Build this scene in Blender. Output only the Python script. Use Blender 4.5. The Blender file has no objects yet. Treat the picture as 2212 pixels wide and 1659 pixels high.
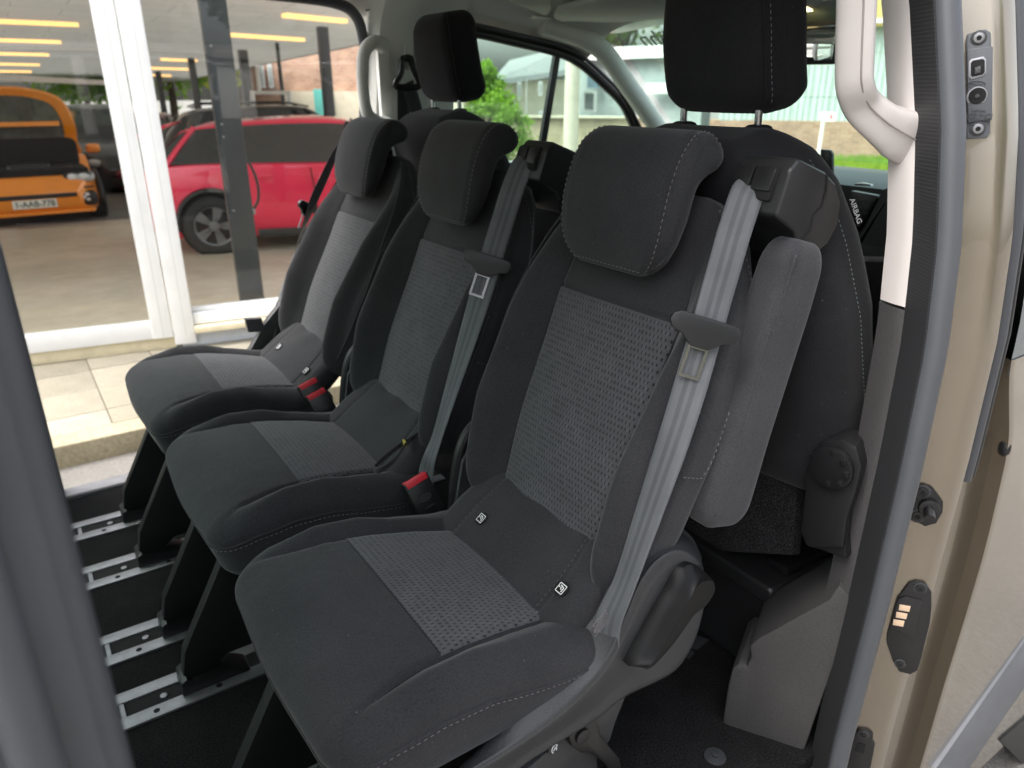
import bpy, bmesh, math, random
import numpy as np
from mathutils import Vector, Matrix

R = math.radians
scene = bpy.context.scene
COL = scene.collection

# ---------------------------------------------------------------- camera
FPX, CX, CY = 1597.9, 1106.0, 829.5          # focal length and centre in 2212 px wide picture units
PITCH, AZ = R(21.8), R(56.0)
CAM = np.array([0.0, 0.0, 1.2])
HEAD = np.array([math.cos(AZ), math.sin(AZ), 0.0])
FWD = HEAD * math.cos(PITCH) + np.array([0, 0, -math.sin(PITCH)])
RGT = np.cross(FWD, [0, 0, 1.0]); RGT /= np.linalg.norm(RGT)
UPV = np.cross(RGT, FWD)
cam_data = bpy.data.cameras.new("camera")
cam_data.sensor_width = 36.0
cam_data.lens = 36.0 * FPX / 2212.0
cam_data.clip_start = 0.02
cam_data.clip_end = 500.0
cam_data.dof.use_dof = True
cam_data.dof.focus_distance = 1.15
cam_data.dof.aperture_fstop = 5.0
cam = bpy.data.objects.new("camera", cam_data)
COL.objects.link(cam)
M = Matrix(((RGT[0], UPV[0], -FWD[0], CAM[0]), (RGT[1], UPV[1], -FWD[1], CAM[1]), (RGT[2], UPV[2], -FWD[2], CAM[2]), (0, 0, 0, 1)))
cam.matrix_world = M
scene.camera = cam

# ---------------------------------------------------------------- sky, sun, exposure (bright overcast day)
SUN_EL, SUN_AZ = R(56), R(166)               # azimuth of the sun in the XY plane, counter-clockwise from +X
world = bpy.data.worlds.new("World"); scene.world = world; world.use_nodes = True
wn = world.node_tree.nodes; wl = world.node_tree.links
for n in list(wn): wn.remove(n)
sky = wn.new("ShaderNodeTexSky"); sky.sky_type = 'NISHITA'; sky.sun_disc = False
sky.sun_elevation = SUN_EL; sky.sun_rotation = R(90) - SUN_AZ
sky.air_density = 1.0; sky.dust_density = 6.0; sky.ozone_density = 1.0
hsv = wn.new("ShaderNodeHueSaturation"); hsv.inputs['Saturation'].default_value = 0.33
bgn = wn.new("ShaderNodeBackground"); bgn.inputs['Strength'].default_value = 0.15
wo = wn.new("ShaderNodeOutputWorld")
wl.new(sky.outputs[0], hsv.inputs['Color']); wl.new(hsv.outputs[0], bgn.inputs['Color']); wl.new(bgn.outputs[0], wo.inputs['Surface'])
sun_d = bpy.data.lights.new("sun", 'SUN'); sun_d.energy = .6; sun_d.angle = R(40); sun_d.color = (1.0, 0.975, 0.945)
sun = bpy.data.objects.new("sun", sun_d); COL.objects.link(sun)
sv = Vector((math.cos(SUN_AZ) * math.cos(SUN_EL), math.sin(SUN_AZ) * math.cos(SUN_EL), math.sin(SUN_EL)))
sun.rotation_euler = sv.to_track_quat('Z', 'Y').to_euler()
scene.view_settings.view_transform = 'Standard'
scene.view_settings.look = 'None'
scene.view_settings.exposure = 2.08
scene.view_settings.gamma = 1.0
scene.view_settings.use_curve_mapping = False
try:
    scene.cycles.max_bounces = 10; scene.cycles.transparent_max_bounces = 16
    scene.cycles.diffuse_bounces = 6; scene.cycles.glossy_bounces = 4
    scene.cycles.sample_clamp_indirect = 6.0
except Exception:
    pass

# ---------------------------------------------------------------- pixel -> direction helpers
def ray(x, y): return FWD + RGT * (x - CX) / FPX - UPV * (y - CY) / FPX
def onz(x, y, z): d = ray(x, y); return CAM + d * (z - CAM[2]) / d[2]
def ony(x, y, Y): d = ray(x, y); return CAM + d * (Y - CAM[1]) / d[1]
def onx(x, y, X): d = ray(x, y); return CAM + d * (X - CAM[0]) / d[0]
def onplane(x, y, p, n):
    d = ray(x, y); p = np.array(p, float); n = np.array(n, float)
    return CAM + d * (((p - CAM) @ n) / (d @ n))

# ---------------------------------------------------------------- materials
def inp(node, name, v):
    if name in node.inputs: node.inputs[name].default_value = v
class Mat:
    """small wrapper that builds a Principled material with optional procedural colour variation and bump"""
    def __init__(s, name, color=(.5, .5, .5), rough=.6, metal=0.0, spec=.5, sheen=0.0, coat=0.0):
        s.m = bpy.data.materials.new(name); s.m.use_nodes = True
        s.nt = s.m.node_tree; s.n = s.nt.nodes; s.l = s.nt.links
        s.p = s.n['Principled BSDF']
        inp(s.p, 'Base Color', (*color, 1)); inp(s.p, 'Roughness', rough); inp(s.p, 'Metallic', metal)
        inp(s.p, 'Specular IOR Level', spec); inp(s.p, 'Sheen Weight', sheen); inp(s.p, 'Coat Weight', coat)
        inp(s.p, 'Sheen Roughness', .45); inp(s.p, 'Coat Roughness', .04)
        s.color = color
    def node(s, t, **kw):
        n = s.n.new(t)
        for k, v in kw.items(): setattr(n, k, v)
        return n
    def coords(s, which='Object', scale=(1, 1, 1), rot=(0, 0, 0)):
        tc = s.node('ShaderNodeTexCoord'); mp = s.node('ShaderNodeMapping')
        mp.inputs['Scale'].default_value = scale; mp.inputs['Rotation'].default_value = rot
        s.l.new(tc.outputs[which], mp.inputs['Vector']); return mp.outputs['Vector']
    def noise(s, vec, scale=10, detail=4, rough=.6):
        n = s.node('ShaderNodeTexNoise'); n.inputs['Scale'].default_value = scale
        n.inputs['Detail'].default_value = detail; n.inputs['Roughness'].default_value = rough
        s.l.new(vec, n.inputs['Vector']); return n.outputs['Fac']
    def ramp(s, fac, stops):
        r = s.node('ShaderNodeValToRGB'); e = r.color_ramp.elements
        while len(e) < len(stops): e.new(.5)
        for k, (p, c) in enumerate(stops):
            e[k].position = p; e[k].color = (*c, 1) if len(c) == 3 else c
        s.l.new(fac, r.inputs['Fac']); return r.outputs['Color']
    def mixc(s, fac, a, b, mode='MIX'):
        m = s.node('ShaderNodeMix', data_type='RGBA', blend_type=mode)
        for sock, v in ((m.inputs[0], fac), (m.inputs[6], a), (m.inputs[7], b)):
            if hasattr(v, 'links') or isinstance(v, bpy.types.NodeSocket): s.l.new(v, sock)
            elif isinstance(v, (int, float)): sock.default_value = v
            else: sock.default_value = (*v, 1) if len(v) == 3 else v
        return m.outputs[2]
    def math(s, op, a, b=None):
        m = s.node('ShaderNodeMath', operation=op)
        for k, v in enumerate((a, b)):
            if v is None: continue
            if isinstance(v, bpy.types.NodeSocket): s.l.new(v, m.inputs[k])
            else: m.inputs[k].default_value = v
        return m.outputs[0]
    def base(s, sock): s.l.new(sock, s.p.inputs['Base Color']); return s
    def rough(s, sock): s.l.new(sock, s.p.inputs['Roughness']); return s
    def bump(s, h, strength=.3, dist=.001):
        b = s.node('ShaderNodeBump'); b.inputs['Strength'].default_value = strength; b.inputs['Distance'].default_value = dist
        s.l.new(h, b.inputs['Height'])
        prev = s.p.inputs['Normal'].links
        if prev: s.l.new(prev[0].from_socket, b.inputs['Normal'])
        s.l.new(b.outputs[0], s.p.inputs['Normal']); return s
    def vary(s, amount=.15, scale=8, scale2=None, which='Object'):
        """brightness variation by noise"""
        v = s.coords(which); f = s.noise(v, scale)
        c = s.color; lo = tuple(x * (1 - amount) for x in c); hi = tuple(min(1, x * (1 + amount)) for x in c)
        s.base(s.ramp(f, [(.3, lo), (.7, hi)])); return s

def grain(name, color, rough=.55, spec=.4, scale=900, strength=.35, dist=.0006, vary=.12, sheen=0, speck=0):
    """grained plastic"""
    m = Mat(name, color, rough, spec=spec, sheen=sheen); v = m.coords()
    m.base(m.ramp(m.noise(v, 6, 3), [(.3, tuple(x * (1 - vary) for x in color)), (.7, tuple(x * (1 + vary) for x in color))]))
    fine = m.noise(v, scale, 3)
    if speck: m.base(m.mixc(1.0, m.p.inputs['Base Color'].links[0].from_socket, m.ramp(fine, [(.32, (1 - speck,) * 3), (.68, (1 + speck,) * 3)]), 'MULTIPLY'))
    m.bump(fine, strength, dist); return m.m
def fabric(name, color, strength=.5, scale=420, sheen=.16, vary=.15):
    m = Mat(name, color, .92, spec=.18, sheen=sheen); v = m.coords()
    n1 = m.noise(v, scale, 2, .7); n2 = m.noise(v, 7, 3)
    c = m.ramp(n2, [(.3, tuple(x * (1 - vary) for x in color)), (.7, tuple(x * (1 + vary) for x in color))])
    c = m.mixc(m.ramp(n1, [(.35, (0, 0, 0)), (.7, (1, 1, 1))]), m.mixc(1.0, c, (.72, .72, .72), 'MULTIPLY'), m.mixc(1.0, c, (1.25, 1.25, 1.25), 'MULTIPLY'))
    m.base(c); m.bump(n1, strength, .0012)
    vo = m.node('ShaderNodeTexVoronoi', voronoi_dimensions='3D'); vo.inputs['Scale'].default_value = 75; m.l.new(v, vo.inputs['Vector'])
    wn_ = m.node('ShaderNodeTexWhiteNoise', noise_dimensions='3D'); m.l.new(vo.outputs['Position'], wn_.inputs['Vector'])
    lint = m.math('MULTIPLY', m.math('LESS_THAN', vo.outputs['Distance'], .075), m.math('GREATER_THAN', wn_.outputs['Value'], .88))
    m.base(m.mixc(m.math('MULTIPLY', lint, .5), c, (.20, .20, .20)))
    m.bump(m.noise(v, 22, 2), .18, .006)
    return m.m
def plain(name, color, rough=.5, metal=0, spec=.5, coat=0, vary=.1, scale=12):
    return Mat(name, color, rough, metal, spec, coat=coat).vary(vary, scale).m
def emit(name, color, strength):
    m = Mat(name, color); inp(m.p, 'Emission Color', (*color, 1)); inp(m.p, 'Emission Strength', strength); return m.m
def glass(name, tint=(.8, .95, .88), refl=.06, rough=0.0):
    m = bpy.data.materials.new(name); m.use_nodes = True; nt = m.node_tree; n = nt.nodes; l = nt.links
    for k in list(n): n.remove(k)
    t = n.new('ShaderNodeBsdfTransparent'); t.inputs[0].default_value = (*tint, 1)
    g = n.new('ShaderNodeBsdfGlossy'); g.inputs['Roughness'].default_value = rough; g.inputs[0].default_value = (1, 1, 1, 1)
    fr = n.new('ShaderNodeLayerWeight'); fr.inputs['Blend'].default_value = .5
    pw = n.new('ShaderNodeMath'); pw.operation = 'POWER'; pw.inputs[1].default_value = 5.0; l.new(fr.outputs['Facing'], pw.inputs[0])
    mp = n.new('ShaderNodeMath'); mp.operation = 'MULTIPLY_ADD'; mp.inputs[1].default_value = .9; mp.inputs[2].default_value = refl
    l.new(pw.outputs[0], mp.inputs[0])
    mx = n.new('ShaderNodeMixShader'); o = n.new('ShaderNodeOutputMaterial')
    l.new(mp.outputs[0], mx.inputs[0]); l.new(t.outputs[0], mx.inputs[1]); l.new(g.outputs[0], mx.inputs[2]); l.new(mx.outputs[0], o.inputs[0])
    return m

def woven():
    """grey insert cloth: rows of small squares parted by short dark ticks; uv.x up the seat, uv.y across, in metres"""
    m = Mat('woven_insert', (.075, .075, .078), .9, spec=.2, sheen=.2)
    tc = m.node('ShaderNodeTexCoord'); sp = m.node('ShaderNodeSeparateXYZ'); m.l.new(tc.outputs['UV'], sp.inputs[0]); u, v = sp.outputs[0], sp.outputs[1]
    ru = m.math('DIVIDE', u, .0104); fu = m.math('FRACT', ru); row = m.math('FLOOR', ru)
    fv = m.math('FRACT', m.math('ADD', m.math('DIVIDE', v, .0080), m.math('MULTIPLY', row, .5)))
    inrow = m.math('LESS_THAN', fu, .52)
    tick = m.math('MULTIPLY', m.math('GREATER_THAN', m.math('ABSOLUTE', m.math('SUBTRACT', fv, .5)), .35), inrow)
    edge = m.math('LESS_THAN', m.math('ABSOLUTE', m.math('SUBTRACT', fu, .54)), .05)
    rib = m.node('ShaderNodeTexWave', wave_type='BANDS', bands_direction='X'); rib.inputs['Scale'].default_value = 260; m.l.new(tc.outputs['UV'], rib.inputs['Vector'])
    fib = m.noise(m.coords('UV', (90, 420, 1)), 6, 3); big = m.noise(m.coords('Object'), 9, 3)
    sq = m.node('ShaderNodeTexWhiteNoise', noise_dimensions='2D'); cv = m.node('ShaderNodeCombineXYZ'); m.l.new(row, cv.inputs[0])
    m.l.new(m.math('FLOOR', m.math('ADD', m.math('DIVIDE', v, .0080), m.math('MULTIPLY', row, .5))), cv.inputs[1]); m.l.new(cv.outputs[0], sq.inputs['Vector'])
    c = m.mixc(inrow, (.082, .082, .0875), m.ramp(sq.outputs['Value'], [(0, (.068, .068, .073)), (1, (.102, .102, .109))]))
    c = m.mixc(1.0, c, m.ramp(fib, [(.3, (.74, .74, .74)), (.7, (1.22, 1.22, 1.22))]), 'MULTIPLY')
    c = m.mixc(1.0, c, m.ramp(big, [(.3, (.85, .85, .85)), (.7, (1.12, 1.12, 1.12))]), 'MULTIPLY')
    c = m.mixc(m.math('MULTIPLY', edge, .0), c, (.09, .09, .095))
    c = m.mixc(m.math('MULTIPLY', tick, .85), c, (.012, .012, .013)); m.base(c)
    h = m.math('ADD', m.math('MULTIPLY', inrow, .05), m.math('MULTIPLY', m.math('MULTIPLY', rib.outputs['Fac'], m.math('SUBTRACT', 1.0, inrow)), .15))
    m.bump(m.math('SUBTRACT', h, tick), .8, .0012); return m.m
def webbing(name, c0, c1):
    """seat belt webbing: uv.x across 0..1, uv.y along in metres"""
    m = Mat(name, c0, .5, spec=.35, sheen=.15)
    tc = m.node('ShaderNodeTexCoord'); sp = m.node('ShaderNodeSeparateXYZ'); m.l.new(tc.outputs['UV'], sp.inputs[0])
    st = m.ramp(sp.outputs[0], [(0, c0), (.30, c0), (.33, c1), (.44, c1), (.47, c0), (.56, c0), (.59, c1), (.70, c1), (.73, c0), (1, c0)])
    n = m.noise(m.coords('Object'), 18, 3)
    m.base(m.mixc(1.0, st, m.ramp(n, [(.3, (.88, .88, .88)), (.7, (1.1, 1.1, 1.1))]), 'MULTIPLY'))
    w = m.node('ShaderNodeTexWave', wave_type='BANDS', bands_direction='Y'); w.inputs['Scale'].default_value = 160; w.inputs['Distortion'].default_value = .4
    m.l.new(tc.outputs['UV'], w.inputs['Vector']); m.bump(w.outputs['Fac'], .4, .0006); return m.m
def carpet(name, color):
    m = Mat(name, color, .97, spec=.08); v = m.coords()
    n = m.noise(v, 330, 3, .85); n2 = m.noise(v, 12, 4)
    c = m.ramp(n, [(.34, tuple(x * .15 for x in color)), (.52, tuple(x * .9 for x in color)), (.70, tuple(x * 3.4 for x in color))])
    m.base(m.mixc(1.0, c, m.ramp(n2, [(.3, (.75, .75, .75)), (.7, (1.2, 1.2, 1.2))]), 'MULTIPLY')); m.bump(n, .7, .0025); return m.m
def paint(name, color, flake=.5):
    m = Mat(name, color, .27, metal=.82, spec=.5, coat=.9); v = m.coords()
    n = m.noise(v, 1400, 2, .5)
    m.base(m.ramp(n, [(.3, tuple(x * (1 - .22 * flake) for x in color)), (.7, tuple(x * (1 + .22 * flake) for x in color))]))
    return m.m

def ribbed():
    m = Mat('ribbed_rubber', (.030, .031, .034), .55, spec=.4); w = m.node('ShaderNodeTexWave', wave_type='BANDS', bands_direction='Z'); w.inputs['Scale'].default_value = 62; w.inputs['Distortion'].default_value = .6
    m.l.new(m.coords('Object'), w.inputs['Vector']); m.base(m.ramp(w.outputs['Fac'], [(.2, (.020, .020, .022)), (.8, (.030, .031, .034))])); m.bump(w.outputs['Fac'], .15, .0008); return m.m
MT = dict(
    fab=fabric('seat_cloth', (.0335, .0335, .0360)),
    fab_side=fabric('seat_side_cloth', (.044, .044, .0475), .5, 470),
    fab_black=fabric('front_seat_cloth', (.0165, .0165, .0188), .5, 420, .10),
    apron=fabric('apron_cloth', (.018, .018, .019), .3, 500, .1),
    woven=woven(),
    thread=plain('stitch_thread', (.15, .13, .137), .8),
    thread_dim=plain('dull_stitch_thread', (.07, .065, .068), .8),
    cover=grain('grained_grey_plastic', (.036, .037, .040), .36, .5, 560, .8, .0012, speck=.35),
    blackp=grain('black_plastic', (.012, .012, .013), .42, .5, 700, .25, .0005),
    gloss=plain('satin_black_plastic', (.009, .009, .010), .34),
    lever=Mat('matt_black_lever', (.007, .007, .0075), .5, spec=.22).vary(.2, 20).m,
    deep=plain('black_recess', (.004, .004, .004), .9),
    steel=plain('black_steel', (.0045, .0045, .005), .6),
    chrome=Mat('polished_steel', (.42, .42, .44), .22, 1.0).m,
    alu=Mat('brushed_aluminium', (.30, .297, .31), .5, .8).vary(.12, 40).m,
    web=webbing('grey_belt_webbing', (.108, .112, .120), (.074, .077, .083)),
    web_dark=webbing('dark_belt_webbing', (.035, .036, .038), (.022, .022, .024)),
    red=plain('red_button', (.62, .025, .04), .4, vary=.05),
    white=plain('white_print', (.78, .78, .78), .6, vary=.03),
    carpet=carpet('black_carpet', (.0135, .0130, .0135)),
    carpet_grey=carpet('charcoal_carpet', (.032, .031, .033)),
    liner=grain('grey_headliner', (.66, .66, .63), .9, .15, 500, .2, .0008, .04),
    trim=grain('pale_pillar_trim', (.60, .555, .53), .6, .3, 700, .12, .0004, .03),
    trim_dark=grain('taupe_grained_trim', (.055, .0525, .053), .55, .45, 330, .9, .0016, .06),
    ribbed=ribbed(),
    trim_grey=grain('warm_grey_grained_trim', (.052, .050, .0495), .6, .4, 420, .8, .0014, .10, speck=.25),
    rubber=grain('grey_rubber_seal', (.050, .053, .060), .48, .5, 600, .2, .0006, .1),
    rubber_edge=grain('pale_grey_seal', (.062, .066, .074), .45, .5, 500, .25, .0006, .06),
    tan=paint('bronze_metallic_paint', (.27, .234, .185)),
    glass_green=glass('green_tinted_glass', (.74, .95, .87), .03),
    glass_pane=glass('showroom_glass', (.92, .95, .92), .055),
    glass_dark=glass('dark_car_glass', (.10, .12, .12), .12),
)

# ---------------------------------------------------------------- scene-graph helpers
def _link(o, parent):
    COL.objects.link(o)
    if parent is not None: o.parent = parent
def thing(name, label, cat, loc=(0, 0, 0), rz=0, group=None):
    o = bpy.data.objects.new(name, None); o.empty_display_size = .05
    o.location = loc; o.rotation_euler = (0, 0, rz); COL.objects.link(o)
    o['label'] = label; o['category'] = cat
    if group: o['group'] = group
    return o
def tag(o, label=None, cat=None, group=None, kind=None):
    for k, v in (('label', label), ('category', cat), ('group', group), ('kind', kind)):
        if v: o[k] = v
    return o
def add(name, me, mat=None, parent=None, loc=None, rot=None):
    o = bpy.data.objects.new(name, me)
    if mat is not None:
        if len(me.materials) == 0: me.materials.append(mat)
    if loc is not None: o.location = loc
    if rot is not None: o.rotation_euler = rot
    _link(o, parent); return o

# ---------------------------------------------------------------- mesh helpers (all return mesh data)
def mesh(verts, faces, smooth=True, uvs=None, name='mesh', angle=None):
    me = bpy.data.meshes.new(name)
    me.from_pydata([tuple(map(float, v)) for v in verts], [], [tuple(int(i) for i in f) for f in faces])
    if uvs is not None:
        ul = me.uv_layers.new(name='UVMap'); uvs = np.asarray(uvs, float)
        idx = np.empty(len(me.loops), dtype=np.int32); me.loops.foreach_get('vertex_index', idx)
        ul.data.foreach_set('uv', uvs[idx].ravel())
    me.validate(); me.update()
    if smooth:
        me.polygons.foreach_set('use_smooth', [True] * len(me.polygons))
        if angle is not None:
            try: me.set_sharp_from_angle(angle=R(angle))
            except Exception: pass
    return me
class MB:
    """collects several simple shapes of ONE part"""
    def __init__(s): s.v = []; s.f = []
    def raw(s, v, f):
        o = len(s.v); s.v += [tuple(map(float, p)) for p in v]; s.f += [tuple(i + o for i in q) for q in f]; return s
    def me(s, m):
        v = np.empty(len(m.vertices) * 3); m.vertices.foreach_get('co', v); s.raw(v.reshape(-1, 3), [tuple(p.vertices) for p in m.polygons]); return s
    def box(s, a, b):
        x0, y0, z0 = a; x1, y1, z1 = b
        return s.raw([(x0, y0, z0), (x1, y0, z0), (x1, y1, z0), (x0, y1, z0), (x0, y0, z1), (x1, y0, z1), (x1, y1, z1), (x0, y1, z1)],
                     [(0, 3, 2, 1), (4, 5, 6, 7), (0, 1, 5, 4), (1, 2, 6, 5), (2, 3, 7, 6), (3, 0, 4, 7)])
    def tube(s, pts, r, n=10, caps=True):
        v, f = tube_vf(pts, r, n, caps); return s.raw(v, f)
    def done(s, smooth=True, angle=35): return mesh(s.v, s.f, smooth, angle=angle)

def frames(pts):
    P = np.asarray(pts, float); T = np.gradient(P, axis=0); T /= np.linalg.norm(T, axis=1)[:, None] + 1e-12
    up = np.array([0, 0, 1.0]) if abs(T[0][2]) < .9 else np.array([1.0, 0, 0])
    N = []; n = up - T[0] * (up @ T[0]); n /= np.linalg.norm(n)
    for t in T:
        n = n - t * (n @ t); n /= np.linalg.norm(n) + 1e-12; N.append(n.copy())
    N = np.array(N); return P, T, N, np.cross(T, N)
def tube_vf(pts, r, n=10, caps=True):
    P, T, N, B = frames(pts); k = len(P); r = np.broadcast_to(np.asarray(r, float), (k,))
    a = np.linspace(0, 2 * math.pi, n, endpoint=False)
    V = (P[:, None] + r[:, None, None] * (np.cos(a)[None, :, None] * N[:, None] + np.sin(a)[None, :, None] * B[:, None])).reshape(-1, 3)
    F = [(i * n + j, i * n + (j + 1) % n, (i + 1) * n + (j + 1) % n, (i + 1) * n + j) for i in range(k - 1) for j in range(n)]
    if caps: F += [tuple(range(n))[::-1], tuple((k - 1) * n + j for j in range(n))]
    return V, F
def tube(pts, r, n=10): v, f = tube_vf(pts, r, n); return mesh(v, f, True, angle=50)
def spline(pts, n=8):
    """Catmull-Rom through points"""
    P = np.asarray(pts, float); Q = np.vstack([2 * P[0] - P[1], P, 2 * P[-1] - P[-2]]); out = []
    for i in range(1, len(Q) - 2):
        for t in np.linspace(0, 1, n, endpoint=False):
            p0, p1, p2, p3 = Q[i - 1], Q[i], Q[i + 1], Q[i + 2]
            out.append(.5 * ((2 * p1) + (-p0 + p2) * t + (2 * p0 - 5 * p1 + 4 * p2 - p3) * t * t + (-p0 + 3 * p1 - 3 * p2 + p3) * t ** 3))
    out.append(P[-1]); return np.array(out)
def cspline(pts, n=8):
    P = np.asarray(pts, float); k = len(P); out = []
    for i in range(k):
        p0, p1, p2, p3 = P[i - 1], P[i], P[(i + 1) % k], P[(i + 2) % k]
        for t in np.linspace(0, 1, n, endpoint=False):
            out.append(.5 * ((2 * p1) + (-p0 + p2) * t + (2 * p0 - 5 * p1 + 4 * p2 - p3) * t * t + (-p0 + 3 * p1 - 3 * p2 + p3) * t ** 3))
    return np.array(out)
def roundbox(size, r, step, deform=None):
    """rounded box (centre 0) with evenly subdivided faces, then a vectorised deformation"""
    size = np.array(size, float); r = np.minimum(np.broadcast_to(np.array(r, float), (3,)), size / 2 * .999)
    nn = [max(2, int(round(s / step)) + 1) for s in size]
    idx = {}; V = []; F = []
    ax = [np.linspace(-size[i] / 2, size[i] / 2, nn[i]) for i in range(3)]
    def vid(i, j, k):
        key = (i, j, k)
        if key not in idx: idx[key] = len(V); V.append((ax[0][i], ax[1][j], ax[2][k]))
        return idx[key]
    n0, n1, n2 = nn
    for k, flip in ((0, True), (n2 - 1, False)):
        for i in range(n0 - 1):
            for j in range(n1 - 1):
                q = (vid(i, j, k), vid(i + 1, j, k), vid(i + 1, j + 1, k), vid(i, j + 1, k)); F.append(q[::-1] if flip else q)
    for j, flip in ((0, False), (n1 - 1, True)):
        for i in range(n0 - 1):
            for k in range(n2 - 1):
                q = (vid(i, j, k), vid(i + 1, j, k), vid(i + 1, j, k + 1), vid(i, j, k + 1)); F.append(q[::-1] if flip else q)
    for i, flip in ((0, True), (n0 - 1, False)):
        for j in range(n1 - 1):
            for k in range(n2 - 1):
                q = (vid(i, j, k), vid(i, j + 1, k), vid(i, j + 1, k + 1), vid(i, j, k + 1)); F.append(q[::-1] if flip else q)
    V = np.array(V); inner = size / 2 - r
    c = np.clip(V, -inner, inner); d = (V - c) / r; L = np.linalg.norm(d, axis=1)
    mx = np.abs(d).max(axis=1); sc = np.where(L > 1e-9, mx / np.maximum(L, 1e-9), 1)
    # keep spacing even on rounded zones: map the cube corner zone onto the ellipsoid
    V = c + d * sc[:, None] * r
    if deform is not None: V = deform(V)
    return mesh(V, F)
def extrude(pts, depth, axis=1, bevel=.004, seg=2, name='plate'):
    """2-D outline (in the two axes left over, in order) extruded along axis from 0 to depth, bevelled"""
    bm = bmesh.new(); o = [a for a in range(3) if a != axis]
    vs = []
    for p in pts:
        q = [0, 0, 0]; q[o[0]] = float(p[0]); q[o[1]] = float(p[1]); vs.append(bm.verts.new(q))
    f = bm.faces.new(vs); r = bmesh.ops.extrude_face_region(bm, geom=[f])
    mv = [0, 0, 0]; mv[axis] = depth
    bmesh.ops.translate(bm, vec=mv, verts=[e for e in r['geom'] if isinstance(e, bmesh.types.BMVert)])
    bmesh.ops.recalc_face_normals(bm, faces=bm.faces)
    if bevel > 0:
        es = [e for e in bm.edges if len(e.link_faces) == 2 and e.calc_face_angle(0) > R(28)]
        bmesh.ops.bevel(bm, geom=es, offset=bevel, segments=seg, profile=.6, affect='EDGES', clamp_overlap=True)
    me = bpy.data.meshes.new(name); bm.to_mesh(me); bm.free()
    me.polygons.foreach_set('use_smooth', [True] * len(me.polygons))
    try: me.set_sharp_from_angle(angle=R(32))
    except Exception: pass
    return me
def poly3d(pts, depthvec, bevel=.003):
    """planar 3-D outline extruded by a vector"""
    bm = bmesh.new(); vs = [bm.verts.new(tuple(map(float, p))) for p in pts]
    f = bm.faces.new(vs); r = bmesh.ops.extrude_face_region(bm, geom=[f])
    bmesh.ops.translate(bm, vec=tuple(map(float, depthvec)), verts=[e for e in r['geom'] if isinstance(e, bmesh.types.BMVert)])
    bmesh.ops.recalc_face_normals(bm, faces=bm.faces)
    if bevel > 0:
        es = [e for e in bm.edges if len(e.link_faces) == 2 and e.calc_face_angle(0) > R(28)]
        bmesh.ops.bevel(bm, geom=es, offset=bevel, segments=2, profile=.6, affect='EDGES', clamp_overlap=True)
    me = bpy.data.meshes.new('plate'); bm.to_mesh(me); bm.free()
    me.polygons.foreach_set('use_smooth', [True] * len(me.polygons))
    try: me.set_sharp_from_angle(angle=R(32))
    except Exception: pass
    return me
def box(a, b, bevel=.004, seg=2):
    return extrude([(a[0], a[2]), (b[0], a[2]), (b[0], b[2]), (a[0], b[2])], b[1] - a[1], 1, bevel, seg) if a[1] == 0 else shift(extrude([(a[0], a[2]), (b[0], a[2]), (b[0], b[2]), (a[0], b[2])], b[1] - a[1], 1, bevel, seg), (0, a[1], 0))
def shift(me, v): me.transform(Matrix.Translation(v)); return me
def gridmesh(P, uvs=None, smooth=True, close_u=False, close_v=False, angle=None):
    """P: array (nu, nv, 3)"""
    nu, nv = P.shape[:2]; F = []
    for i in range(nu - (0 if close_u else 1)):
        for j in range(nv - (0 if close_v else 1)):
            F.append((i * nv + j, ((i + 1) % nu) * nv + j, ((i + 1) % nu) * nv + (j + 1) % nv, i * nv + (j + 1) % nv))
    return mesh(P.reshape(-1, 3), F, smooth, None if uvs is None else np.asarray(uvs).reshape(-1, 2), angle=angle)
def sweep(profile, path_fn, ts, closed=True, caps=True, angle=40):
    """profile: list of 2-D points; path_fn(t) -> (origin, e1, e2)"""
    pr = np.asarray(profile, float); V = []; k = len(pr); F = []
    for t in ts:
        o, e1, e2 = path_fn(t); V += [np.array(o) + p[0] * np.array(e1) + p[1] * np.array(e2) for p in pr]
    for i in range(len(ts) - 1):
        for j in range(k if closed else k - 1):
            F.append((i * k + j, i * k + (j + 1) % k, (i + 1) * k + (j + 1) % k, (i + 1) * k + j))
    if closed and caps: F += [tuple(range(k)), tuple((len(ts) - 1) * k + j for j in range(k))[::-1]]
    return mesh(V, F, True, angle=angle)
def ribbon(pts, wdir, width, thick=.0016, sub=10):
    """belt: path with a width direction per point (or one), closed thin strip, uv across/along"""
    P = spline(pts, sub); k = len(P)
    W = np.asarray(wdir, float)
    if W.ndim == 1: W = np.tile(W, (k, 1))
    else: W = spline(W, sub)
    T = np.gradient(P, axis=0); T /= np.linalg.norm(T, axis=1)[:, None]
    W = W - T * (W * T).sum(1)[:, None]; W /= np.linalg.norm(W, axis=1)[:, None]; N = np.cross(T, W)
    s = np.concatenate([[0], np.cumsum(np.linalg.norm(np.diff(P, axis=0), axis=1))])
    m = 9; us = np.linspace(0, 1, m); V = []; UV = []
    for side in (1, -1):
        for i in range(k):
            for u in us:
                e = 1 - abs(2 * u - 1) ** 6
                V.append(P[i] + W[i] * (u - .5) * width + N[i] * side * thick * .5 * (.3 + .7 * e)); UV.append((u, s[i]))
    F = []
    for i in range(k - 1):
        for j in range(m - 1):
            a = i * m + j; F.append((a, a + 1, a + m + 1, a + m)); b = k * m + a; F.append((b, b + m, b + m + 1, b + 1))
        for j in (0, m - 1):
            a = i * m + j; b = k * m + a; F.append((a, a + m, b + m, b) if j == 0 else (a, b, b + m, a + m))
    return mesh(V, F, True, UV)
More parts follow.
